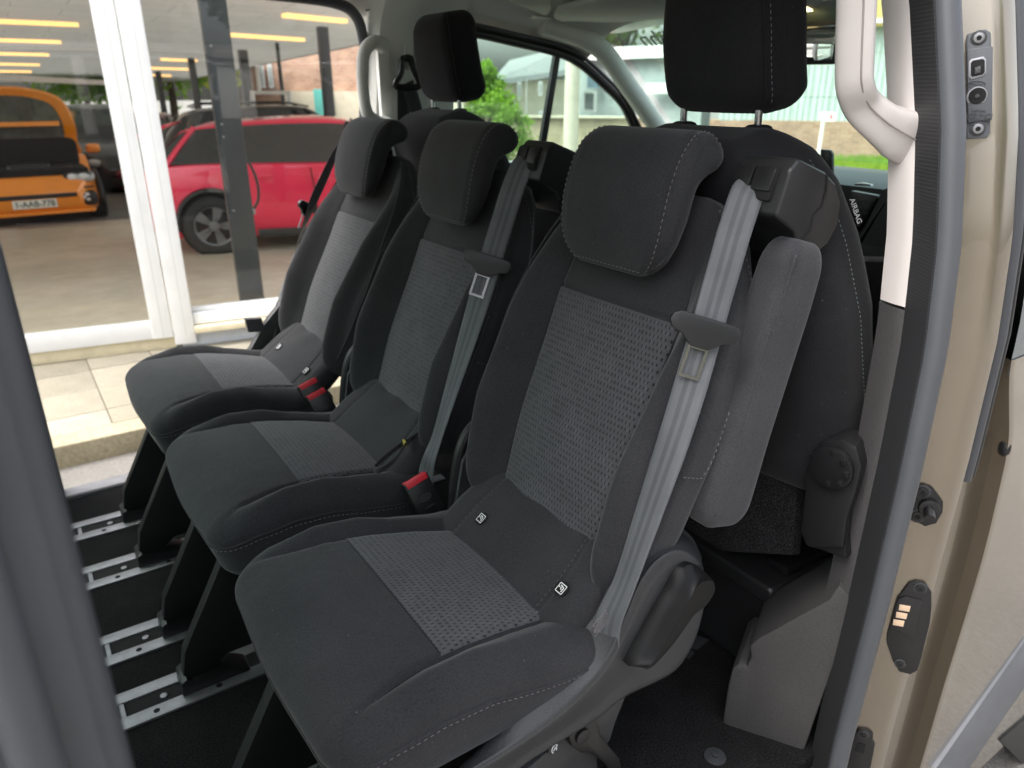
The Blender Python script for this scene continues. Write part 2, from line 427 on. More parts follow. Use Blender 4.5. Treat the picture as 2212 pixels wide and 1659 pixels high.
def stitches(path, nrm, dash=.0055, gap=.0035, r=.0009, lift=.0006):
    r = r * .68
    """row of thread dashes along a polyline; nrm: outward direction(s)"""
    P = np.asarray(path, float); N = np.asarray(nrm, float)
    if N.ndim == 1: N = np.tile(N, (len(P), 1))
    s = np.concatenate([[0], np.cumsum(np.linalg.norm(np.diff(P, axis=0), axis=1))]); L = s[-1]; mb = MB()
    at = lambda q: np.array([np.interp(q, s, P[:, i]) for i in range(3)])
    nt = lambda q: np.array([np.interp(q, s, N[:, i]) for i in range(3)])
    q = 0
    while q + dash < L:
        a, b = at(q), at(q + dash); n = nt(q + dash / 2); n /= np.linalg.norm(n) + 1e-9
        t = (b - a) / (np.linalg.norm(b - a) + 1e-9); w = np.cross(t, n); m_ = (a + b) / 2
        lo = n * (lift - r); hi = n * (lift + r)
        mb.raw([a + lo - w * r * .5, a + lo + w * r * .5, b + lo + w * r * .5, b + lo - w * r * .5,
                m_ - t * dash * .3 + hi - w * r * .8, m_ - t * dash * .3 + hi + w * r * .8, m_ + t * dash * .3 + hi + w * r * .8, m_ + t * dash * .3 + hi - w * r * .8],
               [(0, 1, 5, 4), (1, 2, 6, 5), (2, 3, 7, 6), (3, 0, 4, 7), (4, 5, 6, 7)])
        q += dash + gap
    return mb.done(True, None)
def text_mesh(s, size, depth=.0004, bold=True):
    cu = bpy.data.curves.new('t', 'FONT'); cu.body = s; cu.size = size; cu.extrude = depth; cu.align_x = 'CENTER'; cu.align_y = 'CENTER'
    if bold: cu.offset = size * .012
    o = bpy.data.objects.new('t', cu); COL.objects.link(o)
    bpy.context.view_layer.update()
    me = bpy.data.meshes.new_from_object(o.evaluated_get(bpy.context.evaluated_depsgraph_get()))
    bpy.data.objects.remove(o); me.materials.clear(); return me
def disc(c, nrm, r, depth, n=24, bevel=0):
    c = np.array(c, float); nrm = np.array(nrm, float); nrm /= np.linalg.norm(nrm)
    a = np.cross(nrm, [0, 0, 1.0] if abs(nrm[2]) < .9 else [1.0, 0, 0]); a /= np.linalg.norm(a); b = np.cross(nrm, a)
    return poly3d([c + r * (math.cos(t) * a + math.sin(t) * b) for t in np.linspace(0, 2 * math.pi, n, endpoint=False)], nrm * depth, bevel)
def sstep(a, b, x): t = np.clip((x - a) / (b - a), 0, 1); return t * t * (3 - 2 * t)
def gauss(x, w): return np.exp(-(x / w) ** 2)
# ================================================================ the van (interior seen through its open side doors)
VB = (1.0, 1.515, -.58)
van = thing('van', 'bronze people carrier with both side doors open, seen from its right-hand doorway', 'van', VB)
NV = (-VB[0], -VB[1], -VB[2])
def vadd(name, me, mat, parent=None):
    return add(name, me, mat, van, NV) if parent is None else add(name, me, mat, parent)
def side(z): return float(np.interp(z, [-.6, .1, .4, .65, .85, 1.0, 1.15, 1.31, 1.40, 1.48, 1.55], [.508, .506, .498, .495, .498, .512, .539, .581, .612, .678, .80]))
def far_y(z): return 3.03 - side(z)
def up(profile, z0, z1, mir=False, n=26):
    """profile in (X, inward offset from the body side) swept up the side"""
    def fn(z): return ((0, far_y(z), z), (1, 0, 0), (0, -1, 0)) if mir else ((0, side(z), z), (1, 0, 0), (0, 1, 0))
    return sweep(profile, fn, np.linspace(z0, z1, n))
# floor, rails, sill
fl = vadd('floor_carpet', box((-.9, .555, -.035), (2.3, 2.455, 0), .004), MT['carpet'])
for (ya, yb_) in ((1.362, 1.473), (1.577, 1.690), (1.905, 2.018), (2.172, 2.281), (.765, .876), (.980, 1.091)):
    XE = 1.02 if ya > 1.2 else .55
    ch = vadd('floor_rail', box((-.75, ya + .033, .0), (XE, yb_ - .033, .0022), 0), MT['deep'])
    vadd('rail_strip', box((-.75, ya, .0), (XE, ya + .034, .0062), .0012), MT['alu'], ch)
    vadd('rail_strip', box((-.75, yb_ - .032, .0), (XE, yb_, .0062), .0012), MT['alu'], ch)
    for X in np.arange(-.64, XE - .02, .125):
        vadd('rail_crossbar', box((X - .004, ya + .033, .001), (X + .006, yb_ - .033, .0050), .0012), MT['alu'], ch)
        vadd('rail_hole', disc((X + .060, ya + .017, .0062), (0, 0, 1), .0065, .0003, 18), MT['deep'], ch)
        vadd('rail_bolt', disc((X - .045, (ya + yb_) / 2, .002), (0, 0, 1), .0075, .003, 16, .001), MT['alu'], ch)
sill = vadd('door_sill', box((-.9, 2.452, -.04), (1.10, 2.535, .004), .006), MT['alu'])
vadd('sill_trim', box((-.9, 2.452, .0045), (1.06, 2.468, .0075), .001), MT['blackp'], sill)
bs = vadd('body_side', up([(1.06, -.035), (1.06, .02), (2.7, .02), (2.7, -.035)], -.35, .93, True), MT['tan'])
vadd('rocker_panel', box((-.9, 2.50, -.36), (1.06, 2.55, -.042), .012), MT['tan'], bs)
vadd('rocker_panel', box((-.9, .50, -.36), (1.06, .56, -.040), .012), MT['tan'], bs)
# road wheels of the van (seen mirrored in the showroom glass)
def wheel(name, parent, c, r, w, axis_sign, loc=None, spokes=5, rimcol=None):
    c = np.array(c, float); a = np.linspace(0, 2 * math.pi, 40, endpoint=False)
    prof = [(r * .66, -w * .42), (r * .70, -w * .5), (r * .92, -w * .5), (r, -w * .36), (r * 1.005, 0), (r, w * .36), (r * .92, w * .5), (r * .70, w * .5), (r * .66, w * .42)]
    V = [(c[0] + p[0] * math.cos(t), c[1] + p[1], c[2] + p[0] * math.sin(t)) for t in a for p in prof]; k = len(prof)
    F = [(i * k + j, i * k + (j + 1) % k, ((i + 1) % 40) * k + (j + 1) % k, ((i + 1) % 40) * k + j) for i in range(40) for j in range(k)]
    ty = add('tyre', mesh(V, F, True, angle=50), plain_cache('tyre_rubber', (.018, .018, .018), .8), parent, loc)
    mb = MB(); y = c[1] + axis_sign * w * .40
    V = [(c[0] + rr * math.cos(t), y + dy, c[2] + rr * math.sin(t)) for t in a for rr, dy in ((r * .70, 0), (r * .62, -axis_sign * .012), (r * .60, -axis_sign * w * .5))]
    mb.raw(V, [(i * 3 + j, i * 3 + j + 1, ((i + 1) % 40) * 3 + j + 1, ((i + 1) % 40) * 3 + j) for i in range(40) for j in range(2)])
    for s_ in range(spokes):
        t0 = 2 * math.pi * s_ / spokes
        for dt in (-.16, .16):
            q = []
            for rr, wd in ((r * .14, .020), (r * .66, .026)):
                for sg in (-1, 1):
                    t = t0 + dt * (rr / r) * 1.4; q.append((c[0] + rr * math.cos(t) - sg * wd * math.sin(t), y - axis_sign * .010, c[2] + rr * math.sin(t) + sg * wd * math.cos(t)))
            q2 = [(p[0], p[1] - axis_sign * .03, p[2]) for p in q]; mb.raw(q + q2, [(0, 1, 3, 2), (4, 6, 7, 5), (0, 2, 6, 4), (1, 5, 7, 3), (0, 4, 5, 1), (2, 3, 7, 6)])
    mb.me(disc((c[0], y - axis_sign * .02, c[2]), (0, axis_sign, 0), r * .17, .02, 20, .003))
    rm = add('rim', mb.done(True, 40), rimcol or MT['alu'], parent, loc)
    add('brake_disc', disc((c[0], c[1] + axis_sign * w * .05, c[2]), (0, axis_sign, 0), r * .60, .01, 28), MT['steel'], parent, loc)
    return ty
_pc = {}
def plain_cache(n, *a):
    if n not in _pc: _pc[n] = plain(n, *a)
    return _pc[n]
wheel('wheel', bs, (2.55, 2.48, -.24), .335, .22, 1)

# far side: B-pillar, seal round the opening, grab handle, belt
fp = vadd('pillar_trim', up([(1.075, .035), (1.095, .062), (1.30, .062), (1.40, .045), (1.40, .0), (1.075, .0)], .86, 1.49, True), MT['liner'])
vadd('lower_trim', up([(1.075, .035), (1.09, .07), (1.30, .07), (1.40, .05), (1.40, .0), (1.075, .0)], .0, .86, True), MT['trim_dark'], fp)
vadd('height_slider', poly3d([ony(x, y, 2.372) for x, y in ((872, 93), (890, 92), (889, 152), (872, 152))], (0, -.008, 0), .003), MT['liner'], fp)
def fseal(pts, dy): return np.array([(x, far_y(z) - dy, z) for x, z in pts])
op = spline(fseal([(1.068, -.02), (1.068, .6), (1.070, 1.0), (1.070, 1.25), (1.062, 1.335), (1.032, 1.405), (.96, 1.437), (.78, 1.449), (.3, 1.457), (-.85, 1.457)], .018), 8)
vadd('door_seal', tube(op, .017, 10), MT['rubber'])
hd = np.array([(1.095, 2.352, 1.325), (1.05, 2.318, 1.332), (1.012, 2.305, 1.305), (.998, 2.302, 1.25), (.997, 2.302, 1.18), (1.008, 2.306, 1.125), (1.045, 2.32, 1.100), (1.10, 2.358, 1.085)])
hs = spline(hd, 8); rr = np.interp(np.linspace(0, 1, len(hs)), [0, .15, .5, .85, 1], [.024, .020, .018, .020, .026])
v_, f_ = tube_vf(hs, rr, 12); vadd('grab_handle', mesh(v_, f_), MT['liner'])
vadd('handle_backplate', poly3d([(1.085, 2.372, 1.34), (1.125, 2.372, 1.34), (1.135, 2.380, 1.09), (1.09, 2.380, 1.09)], (0, .02, 0), .004), MT['liner'])
dr = [ony(x, y, 2.352) for x, y in ((868, 128), (886, 126), (894, 150), (906, 178), (900, 188), (860, 188), (854, 180), (866, 158), (868, 128))]
ring = vadd('belt_ring', tube(spline(dr, 4), .011, 8), MT['gloss'])
bp = [ony(x, y, 2.35) for x, y in ((880, 178), (893, 215), (905, 260), (925, 330))]
vadd('front_belt', ribbon(np.array(bp), (.9, 0, .25), .046), MT['web_dark'], ring)
bp = [ony(x, y, 2.385) for x, y in ((872, 190), (872, 240), (872, 300))]
vadd('front_belt', ribbon(np.array(bp), (1, 0, 0), .046), MT['web_dark'], ring)

# roof lining and cantrail
TOPX = [-.9, .3, .80, .97, 1.06, 1.40, 1.47, 1.65, 1.84, 1.96, 2.10]; TOPZ = [1.462, 1.462, 1.454, 1.442, 1.41, 1.398, 1.392, 1.370, 1.344, 1.306, 1.235]
Xs = np.unique(np.concatenate([np.linspace(-.9, 1.98, 50), [1.06, 1.08]])); rows = []
for X in Xs:
    zt = float(np.interp(X, TOPX, TOPZ)); hmax = float(np.interp(X, [-.9, 1.3, 1.7, 1.98], [1.56, 1.55, 1.49, 1.42])); zr = max(zt + .005, hmax)
    k0 = .05 if X < 1.07 else .0
    r_ = [(X, 2.44 - (zt > 1.44) * .04, zt), (X, 2.415 - (zt > 1.44) * .04, zt + .012), (X, 2.36, zt + .045), (X, 2.28, zt + (zr - zt) * .62 + .02), (X, 2.12, zr), (X, 1.80, zr + .012), (X, 1.515, zr + .015)]
    m_ = [(X, 3.03 - p[1], p[2]) for p in r_[:-1]][::-1]; rows.append(r_ + m_)
rows = np.array(rows); rows = np.array([spline(r_, 4) for r_ in rows])
rl0 = vadd('roof_lining', gridmesh(rows), MT['liner'])
rows2 = rows + np.array([0, 0, .06]); vadd('roof_skin', gridmesh(rows2), MT['tan'])
sj = ony(838, 20, 2.37)
vadd('lining_joint', tube([ony(838, -8, 2.36), ony(836, 10, 2.38), ony(830, 20, 2.385), ony(790, 22, 2.39)], .0018, 6), MT['deep'], rl0)
def vis(pts, z, th=.018): return poly3d([onz(x, y, z) for x, y in pts], (0, 0, th), .006)
vadd('sun_visor', vis([(1196, 40), (1205, 25), (1330, -8), (1500, -10), (1492, 44), (1440, 52), (1340, 72), (1285, 72), (1262, 68), (1225, 58)], 1.418), MT['liner'])
vadd('roof_console', vis([(1096, 2), (1110, -14), (1190, -12), (1192, 20), (1184, 32), (1174, 34)], 1.432, .02), MT['liner'])
vadd('visor_clip', vis([(1262, 70), (1290, 72), (1284, 84), (1270, 82)], 1.412, .01), MT['liner'])
vadd('visor_tab', vis([(1146, 40), (1152, 36), (1190, 42), (1186, 50), (1176, 50)], 1.423, .005), MT['liner'])
cs = vadd('overhead_console', vis([(1620, -25), (1625, 32), (1650, 38), (1700, 34), (1745, 26), (1768, 14), (1800, -20)], 1.408, .03), MT['liner'])
vadd('reading_lamp', vis([(1712, 22), (1716, 31), (1760, 26), (1740, 17)], 1.404, .004), emit('warm_lamp', (1, .72, .35), 1.6), cs)

# far front door window, posts, A-pillar, windscreen
wt = [(1.395, 1.385), (1.47, 1.376), (1.65, 1.352), (1.84, 1.324), (1.96, 1.286), (2.10, 1.212), (2.215, 1.142), (2.30, 1.052), (2.42, .92)]
def fw(pts, d=0): return [(x, far_y(z) - .025 - d, z) for x, z in pts]
wf = vadd('window_frame', tube(spline(fw([(1.38, .90), (1.385, 1.20), (1.395, 1.378)] + wt[1:]), 6), .017, 10), MT['blackp'])
vadd('window_seal', tube(spline(np.array(fw(wt, .008)) + np.array([.0, -.01, .022]), 6), .008, 8), MT['rubber'], wf)
vadd('quarter_post', poly3d(fw([(1.808, .90), (1.828, 1.33), (1.856, 1.325), (1.838, .90)]), (0, .02, 0), .003), MT['blackp'], wf)
gl = [(1.385, .90), (1.385, 1.38)] + wt[1:] + [(2.42, .90)]
vadd('door_window', mesh(fw(gl, -.006), [tuple(range(len(gl)))], False), MT['glass_green'], wf)
fd = vadd('front_door_trim', up([(1.40, .0), (1.40, .06), (2.4, .06), (2.4, .0)], .0, .91, True, 6), MT['trim_dark'])
vadd('front_pillar_trim', tube(spline([(1.72, 2.36, 1.405), (1.95, 2.325, 1.345), (2.17, 2.375, 1.200), (2.38, 2.43, 1.055), (2.52, 2.46, .95)], 8), [float(q) for q in np.interp(np.linspace(0, 1, 33), [0, .3, 1], [.030, .036, .040])], 14), MT['liner'])
ws = [(1.965, .72, 1.425), (1.965, 2.30, 1.425), (2.62, 2.46, .95), (2.62, .57, .95)]
wsn = np.cross(np.array(ws[1]) - ws[0], np.array(ws[2]) - ws[0]); wsn /= np.linalg.norm(wsn)
vadd('windscreen', mesh(ws, [(0, 1, 2, 3)], False), MT['glass_green'])
# lettering stuck to the windscreen, reading mirrored from inside
tm = text_mesh('\u00f6hn', .105, .0006)
p_c = onplane(1417, 82, ws[0], wsn); e_u = np.array([0, -1., 0]); e_v = np.cross(wsn, e_u); e_v = e_v if e_v[2] > 0 else -e_v
Mx = Matrix(((-e_u[0], e_v[0], wsn[0], p_c[0]), (-e_u[1], e_v[1], wsn[1], p_c[1]), (-e_u[2], e_v[2], wsn[2], p_c[2]), (0, 0, 0, 1)))
tm.transform(Mx); tm.transform(Matrix.Translation(tuple(-.004 * np.sign(wsn[0]) * wsn)))
vadd('windscreen_lettering', tm, plain('pale_sticker', (.62, .72, .60), .7, vary=.03))
mh = vadd('mirror_housing', box((1.985, 1.345, 1.262), (2.02, 1.62, 1.362), .012, 3), MT['gloss'])
vadd('mirror_glass', box((1.981, 1.356, 1.272), (1.984, 1.61, 1.352), .001), Mat('mirror_silver', (.82, .86, .84), .02, 1.0).m, mh)
vadd('sensor_cover', poly3d([onx(x, y, 2.03) for x, y in ((1690, 60), (1690, -30), (1830, -30), (1830, 128), (1760, 138), (1740, 128))], (.03, 0, .01), .004), MT['blackp'])
vadd('sensor_grille', poly3d([onx(x, y, 2.02) for x, y in ((1722, 128), (1815, 128), (1815, 138), (1765, 140), (1745, 135))], (.03, 0, 0), .002), MT['cover'])
# dashboard
db = vadd('dashboard', poly3d([(1.93, .66, .50), (1.88, .66, .72), (1.90, .66, .86), (1.96, .66, .95), (2.10, .66, .972), (2.62, .66, .93), (2.62, .66, .50)], (0, 1.72, 0), .02), MT['blackp'])
vadd('glove_box', poly3d([onx(x, y, 1.893) for x, y in ((1838, 560), (1905, 410), (1935, 400), (1935, 545), (1840, 548))], (.03, 0, 0), .004), MT['cover'], db)
vadd('silver_strip', poly3d([onx(x, y, 1.885) for x, y in ((1845, 553), (1932, 556), (1932, 567), (1845, 564))], (.01, 0, 0), .001), MT['alu'], db)
vn = vadd('air_vent', poly3d([onx(x, y, 1.888) for x, y in ((1838, 412), (1892, 422), (1896, 430), (1850, 505), (1838, 500))], (.02, 0, 0), .003), MT['gloss'], db)
for k in range(5):
    y = 432 + k * 13
    vadd('vent_slat', poly3d([onx(a, b, 1.885) for a, b in ((1842, y), (1886 - k * 7, y + 3), (1886 - k * 7, y + 6), (1842, y + 4))], (.01, 0, 0), 0), MT['cover'], db)
vadd('dash_button', poly3d([onx(a, b, 1.888) for a, b in ((1845, 397), (1862, 394), (1880, 398), (1882, 402), (1862, 401), (1846, 401))], (.01, 0, 0), .001), MT['chrome'], db)
vadd('display', poly3d([onx(a, b, 1.95) for a, b in ((1772, 322), (1792, 324), (1797, 332), (1797, 380), (1772, 380))], (.012, 0, 0), .003), MT['gloss'], db)
vadd('lower_panel', box((1.90, .66, .0), (2.3, 2.38, .50), .02), MT['blackp'], db)

# near side: B-pillar
bp_ = vadd('pillar_trim', up([(1.100, .104), (1.090, .074), (1.088, .057), (1.10, .036), (1.30, .036), (1.34, .07), (1.30, .115), (1.13, .115)], .895, 1.52), MT['trim'])
vadd('lower_pillar_trim', up([(1.102, .106), (1.091, .076), (1.088, .057), (1.10, .036), (1.30, .036), (1.34, .07), (1.30, .118), (1.13, .118)], .16, .890), MT['trim_dark'])
gh = [ony(x, y, .645) for x, y in ((1858, -170), (1852, -60), (1849, 40), (1846, 130), (1847, 185), (1862, 226))] + [ony(1900, 262, .630), ony(1932, 283, .618), ony(1956, 297, .610), ony(1976, 308, .606)]
hs = spline(gh, 8); tt = np.linspace(0, 1, len(hs))
ra = np.interp(tt, [0, .5, .68, .82, 1], [.0245, .0245, .028, .035, .036]); rb_ = np.interp(tt, [0, .5, 1], [.017, .017, .016])
Pq, Tq, Nq, Bq = frames(hs); view = np.array([-.86, -.50, 0.0]); HV = []
for i in range(len(hs)):
    w1 = np.cross(view, Tq[i]); w1 /= np.linalg.norm(w1); d1 = np.cross(Tq[i], w1)
    for t in np.linspace(0, 2 * math.pi, 28, endpoint=False):
        c_, s_ = math.cos(t), math.sin(t); HV.append(Pq[i] + w1 * ra[i] * math.copysign(abs(c_) ** .6, c_) + d1 * rb_[i] * math.copysign(abs(s_) ** .6, s_))
vadd('grab_handle', gridmesh(np.array(HV).reshape(len(hs), 28, 3), close_v=True), MT['trim'])
gl_ = [p + np.array([-.0150, -.0095, 0]) + np.array([.004, -.006, 0]) * 1.2 for p in gh]
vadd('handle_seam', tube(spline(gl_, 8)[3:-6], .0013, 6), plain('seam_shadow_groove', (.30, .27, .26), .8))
jt = [ony(x, y, .575) for x, y in ((1912, 338), (1940, 342), (1966, 344))]
fb = vadd('front_door_belt', ribbon(np.array([(1.36, .63, 1.30), (1.36, .63, 1.0), (1.36, .64, .70)]), (1, 0, 0), .046), MT['web_dark'])
vadd('belt_ring', tube(spline([(1.33, .63, 1.22), (1.36, .622, 1.25), (1.39, .63, 1.22), (1.36, .63, 1.185), (1.33, .63, 1.22)], 4), .012, 8), MT['gloss'], fb)
# door seal on the near pillar: ribbed inner lip and round outer bulb
rb = MB(); zz = np.linspace(.0, 1.50, 26)
lip = vadd('seal_lip', up([(1.090, .060), (1.062, .020), (1.050, .004), (1.064, -.002), (1.10, .034)], -.03, 1.50, False, 40), MT['ribbed'])
vadd('seal_bulb', tube(np.array([(1.069, side(z) - .003, z) for z in np.linspace(-.06, 1.50, 50)]), .0172, 14), MT['rubber_edge'])
# painted jamb and the gap in front of it
jb = vadd('door_jamb', up([(1.095, .030), (1.118, .026), (1.130, .014), (1.152, -.018), (1.158, -.027), (1.168, -.033), (1.186, -.034), (1.196, -.022), (1.200, .03), (1.16, .05)], -.10, 1.50, False, 50), MT['tan'])
vadd('jamb_gap', up([(1.190, .0), (1.245, .0), (1.26, .05), (1.19, .05)], -.30, 1.50, False), MT['deep'])
vadd('gap_seal', tube(np.array([(1.222, side(z) - .020, z) for z in np.linspace(.60, 1.5, 30)]), .011, 10), MT['rubber'])
vadd('gap_seal', tube(np.array([(1.246, side(z) - .018, z) for z in np.linspace(.60, 1.5, 30)]), .008, 10), MT['blackp'])
# front passenger door: skin with a rear edge that steps forward below the window
ze = [-.40, -.2, 0, .2, .45, .60, .66, .72, .77, .82, .9]; xe = [1.368, 1.362, 1.355, 1.350, 1.345, 1.335, 1.322, 1.296, 1.275, 1.268, 1.268]
zs = np.linspace(-.40, .80, 50); P = np.zeros((50, 24, 3))
for i, z in enumerate(zs):
    x0 = float(np.interp(z, ze, xe)); xs = np.concatenate([[x0 + .012, x0 + .002, x0], x0 + .004 + (2.7 - x0) * np.linspace(0, 1, 21) ** 1.6])
    bulge = -.028 - .012 * math.sin(max(0, min(1, (z + .4) / 1.2)) * math.pi)
    P[i, :, 0] = xs; P[i, :, 1] = side(z) + bulge + np.concatenate([[.03, .004, .0012], np.zeros(21)]); P[i, :, 2] = z
dk = vadd('front_passenger_door', gridmesh(P, angle=60), MT['tan'])
P2 = P[:, 0:2].copy(); P2[:, 1] = P2[:, 0] + np.array([-.070, .02, 0])
vadd('door_edge', gridmesh(P2), MT['tan'], dk)
zs = np.linspace(.775, 1.35, 14); P = np.zeros((14, 2, 3))
for i, z in enumerate(zs): P[i, 0] = (1.272, side(z) - .026, z); P[i, 1] = (2.5, side(z) - .026, z)
vadd('door_window', gridmesh(P), Mat('grey_tinted_pane', (.10, .12, .13), .08, .0, .8).m, dk)
ml = [(2020, 1665), (2220, 1378), (2225, 1470), (2090, 1668)]
vadd('rub_strip', poly3d([ony(x, y, .462) for x, y in ml], (0, .02, 0), .006), plain('grey_moulding', (.12, .125, .14), .45), dk)
vadd('lower_cladding', poly3d([ony(x, y, .472) for x, y in ((2160, 1600), (2225, 1545), (2260, 1700), (2225, 1668))], (.05, .06, -.03), .004), MT['blackp'], dk)
vadd('rubber_stop', shift(roundbox((.016, .020, .030), (.008, .009, .013), .003), tuple(ony(2170, 968, .470))), MT['gloss'], dk)

# hardware bolted to the jamb face
JP = np.array([1.142, .505 - .004, .5]); JN = np.array([-.83, -.55, 0]); JN /= np.linalg.norm(JN); JT = np.array([.55, -.83, 0.]) / np.linalg.norm([.55, -.83])
def jpl(x, y, lift=0):
    p = onplane(x, y, JP, JN)
    for _ in range(3):                                # follow the lean of the body side
        p = onplane(x, y, JP + np.array([0, side(p[2]) - .505, 0]) + JN * lift, JN)
    return p
def jplate(pts, th, mat, name, parent=None, lift=0, bevel=.0015):
    Q = [jpl(x, y, lift) for x, y in pts]; c = np.mean(Q, 0)
    n = np.cross(Q[1] - Q[0], Q[2] - Q[0]); n /= np.linalg.norm(n)
    # flatten onto the mean plane of the points
    U, S_, Vt = np.linalg.svd(np.array(Q) - c); n = Vt[2]; n = n if n @ JN > 0 else -n
    Q = [q - n * ((q - c) @ n) for q in Q]
    return vadd(name, poly3d(Q, n * th, bevel), mat, parent)
def jscrew(x, y, r, lift, parent, mat=None, sock=True):
    p = jpl(x, y, lift); a = vadd('bolt', disc(p, JN, r, .004, 24, .0015), mat or MT['alu'], parent)
    vadd('bolt_washer', disc(p - JN * .0005, JN, r * 1.45, .0022, 24, .0008), MT['cover'], parent)
    vadd('bolt_socket', disc(p + JN * .0035, JN, r * .5, .001, 6), MT['deep'], parent)
h1 = jplate([(2086, 92), (2090, 74), (2128, 64), (2139, 72), (2140, 100), (2142, 102), (2142, 258), (2138, 262), (2138, 288), (2130, 298), (2088, 300)], .004, MT['rubber_edge'], 'door_connector')
jplate([(2088, 108), (2144, 101), (2142, 258), (2090, 266)], .004, MT['rubber_edge'], 'connector_body', h1, .004)
jplate([(2092, 134), (2098, 128), (2124, 122), (2130, 128), (2130, 158), (2124, 164), (2098, 172), (2092, 166)], .001, MT['alu'], 'connector_rim', h1, .0082, .0008)
jplate([(2097, 136), (2101, 131), (2123, 127), (2127, 131), (2127, 156), (2122, 161), (2101, 166), (2097, 162)], .001, MT['deep'], 'connector_socket', h1, .0093, .0003)
jplate([(2106, 146), (2118, 142), (2118, 157), (2106, 160)], .001, MT['cover'], 'connector_tongue', h1, .0103, .0003)
pp = jpl(2110, 208, .0082); vadd('guide_rim', disc(pp, JN, .0125, .001, 26, .0004), MT['alu'], h1)
pp = jpl(2111, 207, .0093); vadd('guide_hole', disc(pp, JN, .0105, .001, 26), MT['deep'], h1); vadd('guide_pin', disc(pp + JN * .001, JN, .0028, .001, 14), MT['cover'], h1)
jscrew(2114, 82, .0068, .004, h1); jscrew(2112, 278, .0068, .004, h1)
# cast oval emblem and moulded-in part number, upside down
def jtext(s, x, y, size, up_, parent, mat, lift, sx=1.0):
    p = jpl(x, y, lift); me = text_mesh(s, size, .0003); u = JT * up_ * sx; w = np.array([0, 0, 1.0]) * up_
    me.transform(Matrix(((u[0], w[0], JN[0], p[0]), (u[1], w[1], JN[1], p[1]), (u[2], w[2], JN[2], p[2]), (0, 0, 0, 1)))); return vadd('moulded_text', me, mat, parent)
jtext('Ford', 2109, 183, .0085, 1, h1, MT['cover'], .0085)
pe = jpl(2109, 183, .0086); vadd('emblem_ring', tube([pe + JT * .0105 * math.cos(t) + np.array([0, 0, .0045 * math.sin(t)]) for t in np.linspace(0, 2 * math.pi, 28)], .0005, 5), MT['cover'], h1)
jtext('>PA6<', 2114, 240, .006, -1, h1, MT['cover'], .0085); jtext('1UR4B DU9AD', 2109, 249, .0062, -1, h1, MT['cover'], .0085); jtext('BK21-V253C24', 2108, 257, .0056, -1, h1, MT['cover'], .0085)
h2 = jplate([(1983, 1050), (2004, 1046), (2014, 1052), (2037, 1082), (2036, 1104), (2022, 1128), (1998, 1135), (1974, 1122), (1970, 1110)], .004, MT['gloss'], 'door_guide_pin')
p0 = jpl(2006, 1095, .004); vadd('pin_base', disc(p0, JN, .016, .010, 26, .004), MT['gloss'], h2)
p1 = jpl(2008, 1108, .012); vadd('pin', tube([p0 + JN * .006, p0 + JN * .030 + np.array([0, 0, -.006])], .0085, 16), MT['gloss'], h2)
jscrew(1993, 1062, .0085, .004, h2, MT['gloss']); jscrew(1982, 1114, .0085, .004, h2, MT['gloss'])
h3 = jplate([(1937, 1292), (1962, 1258), (1978, 1252), (2000, 1258), (2012, 1276), (2012, 1310), (2008, 1345), (1990, 1418), (1982, 1445), (1966, 1454), (1942, 1448), (1928, 1425), (1915, 1386), (1916, 1370)], .004, MT['gloss'], 'contact_plate')
jplate([(1936, 1304), (1940, 1292), (1955, 1286), (1995, 1296), (1974, 1378), (1930, 1356), (1924, 1346)], .003, MT['blackp'], 'contact_block', h3, .004)
brass = plain('copper_contact', (.78, .58, .40), .4, .3)
for k in range(3):
    x, y = 1953 - k * 6.5, 1311 + k * 16
    jplate([(x - 10, y - 6), (x + 14, y - 2), (x + 11, y + 10), (x - 12, y + 6)], .0015, brass, 'contact', h3, .007, .0005)
jscrew(1988, 1270, .0075, .004, h3, MT['gloss']); jscrew(1944, 1433, .0065, .004, h3, MT['gloss'])
h4 = jplate([(1848, 1580), (1856, 1571), (1876, 1574), (1886, 1584), (1884, 1600), (1890, 1604), (1878, 1668), (1824, 1668), (1838, 1604)], .005, MT['gloss'], 'lower_latch_plate')
jscrew(1866, 1587, .0065, .005, h4, MT['gloss']); jplate([(1852, 1604), (1870, 1608), (1866, 1628), (1846, 1622)], .001, MT['deep'], 'latch_hole', h4, .0052, .0004)
# moulded box at the foot of the pillar
FP = np.array([.995, .705, 0.]); FNv = np.array([1.085, .555, 0.]) - FP; FN = np.array([-FNv[1] * -1, -FNv[0], 0.]); FN = np.array([FNv[1], -FNv[0], 0.]); FN /= np.linalg.norm(FN)
ft = [onplane(x, y, FP, FN) for x, y in ((1560, 1562), (1572, 1484), (1582, 1444), (1596, 1432), (1612, 1440), (1622, 1420), (1618, 1395), (1640, 1378), (1790, 1296), (1812, 1262), (1846, 1300), (1800, 1440), (1745, 1600), (1722, 1668), (1640, 1668), (1590, 1590))]
vadd('pillar_foot_trim', poly3d(ft, np.array([.14, .075, 0]), .010), MT['trim_grey'])
vadd('floor_plug', disc((.917, .659, .0), (0, 0, 1), .021, .004, 30, .002), MT['cover'], fl)
vadd('floor_plug', disc((.917, .659, .004), (0, 0, 1), .006, .004, 16, .001), MT['cover'], fl)
# the open sliding door hanging beside the camera: padded edge and rubber
sd = vadd('sliding_door_edge', box((-.30, .37, -.30), (-.012, .50, 1.55), .012, 3), plain('grey_door_edge', (.055, .058, .065), .5))
vadd('edge_seal', tube(np.array([(-.016, .385, z) for z in np.linspace(-.3, 1.55, 12)]), .011, 10), MT['rubber'], sd)
vadd('edge_lip', tube(np.array([(-.045, .366, z) for z in np.linspace(-.3, 1.55, 12)]), .012, 10), MT['rubber_edge'], sd)

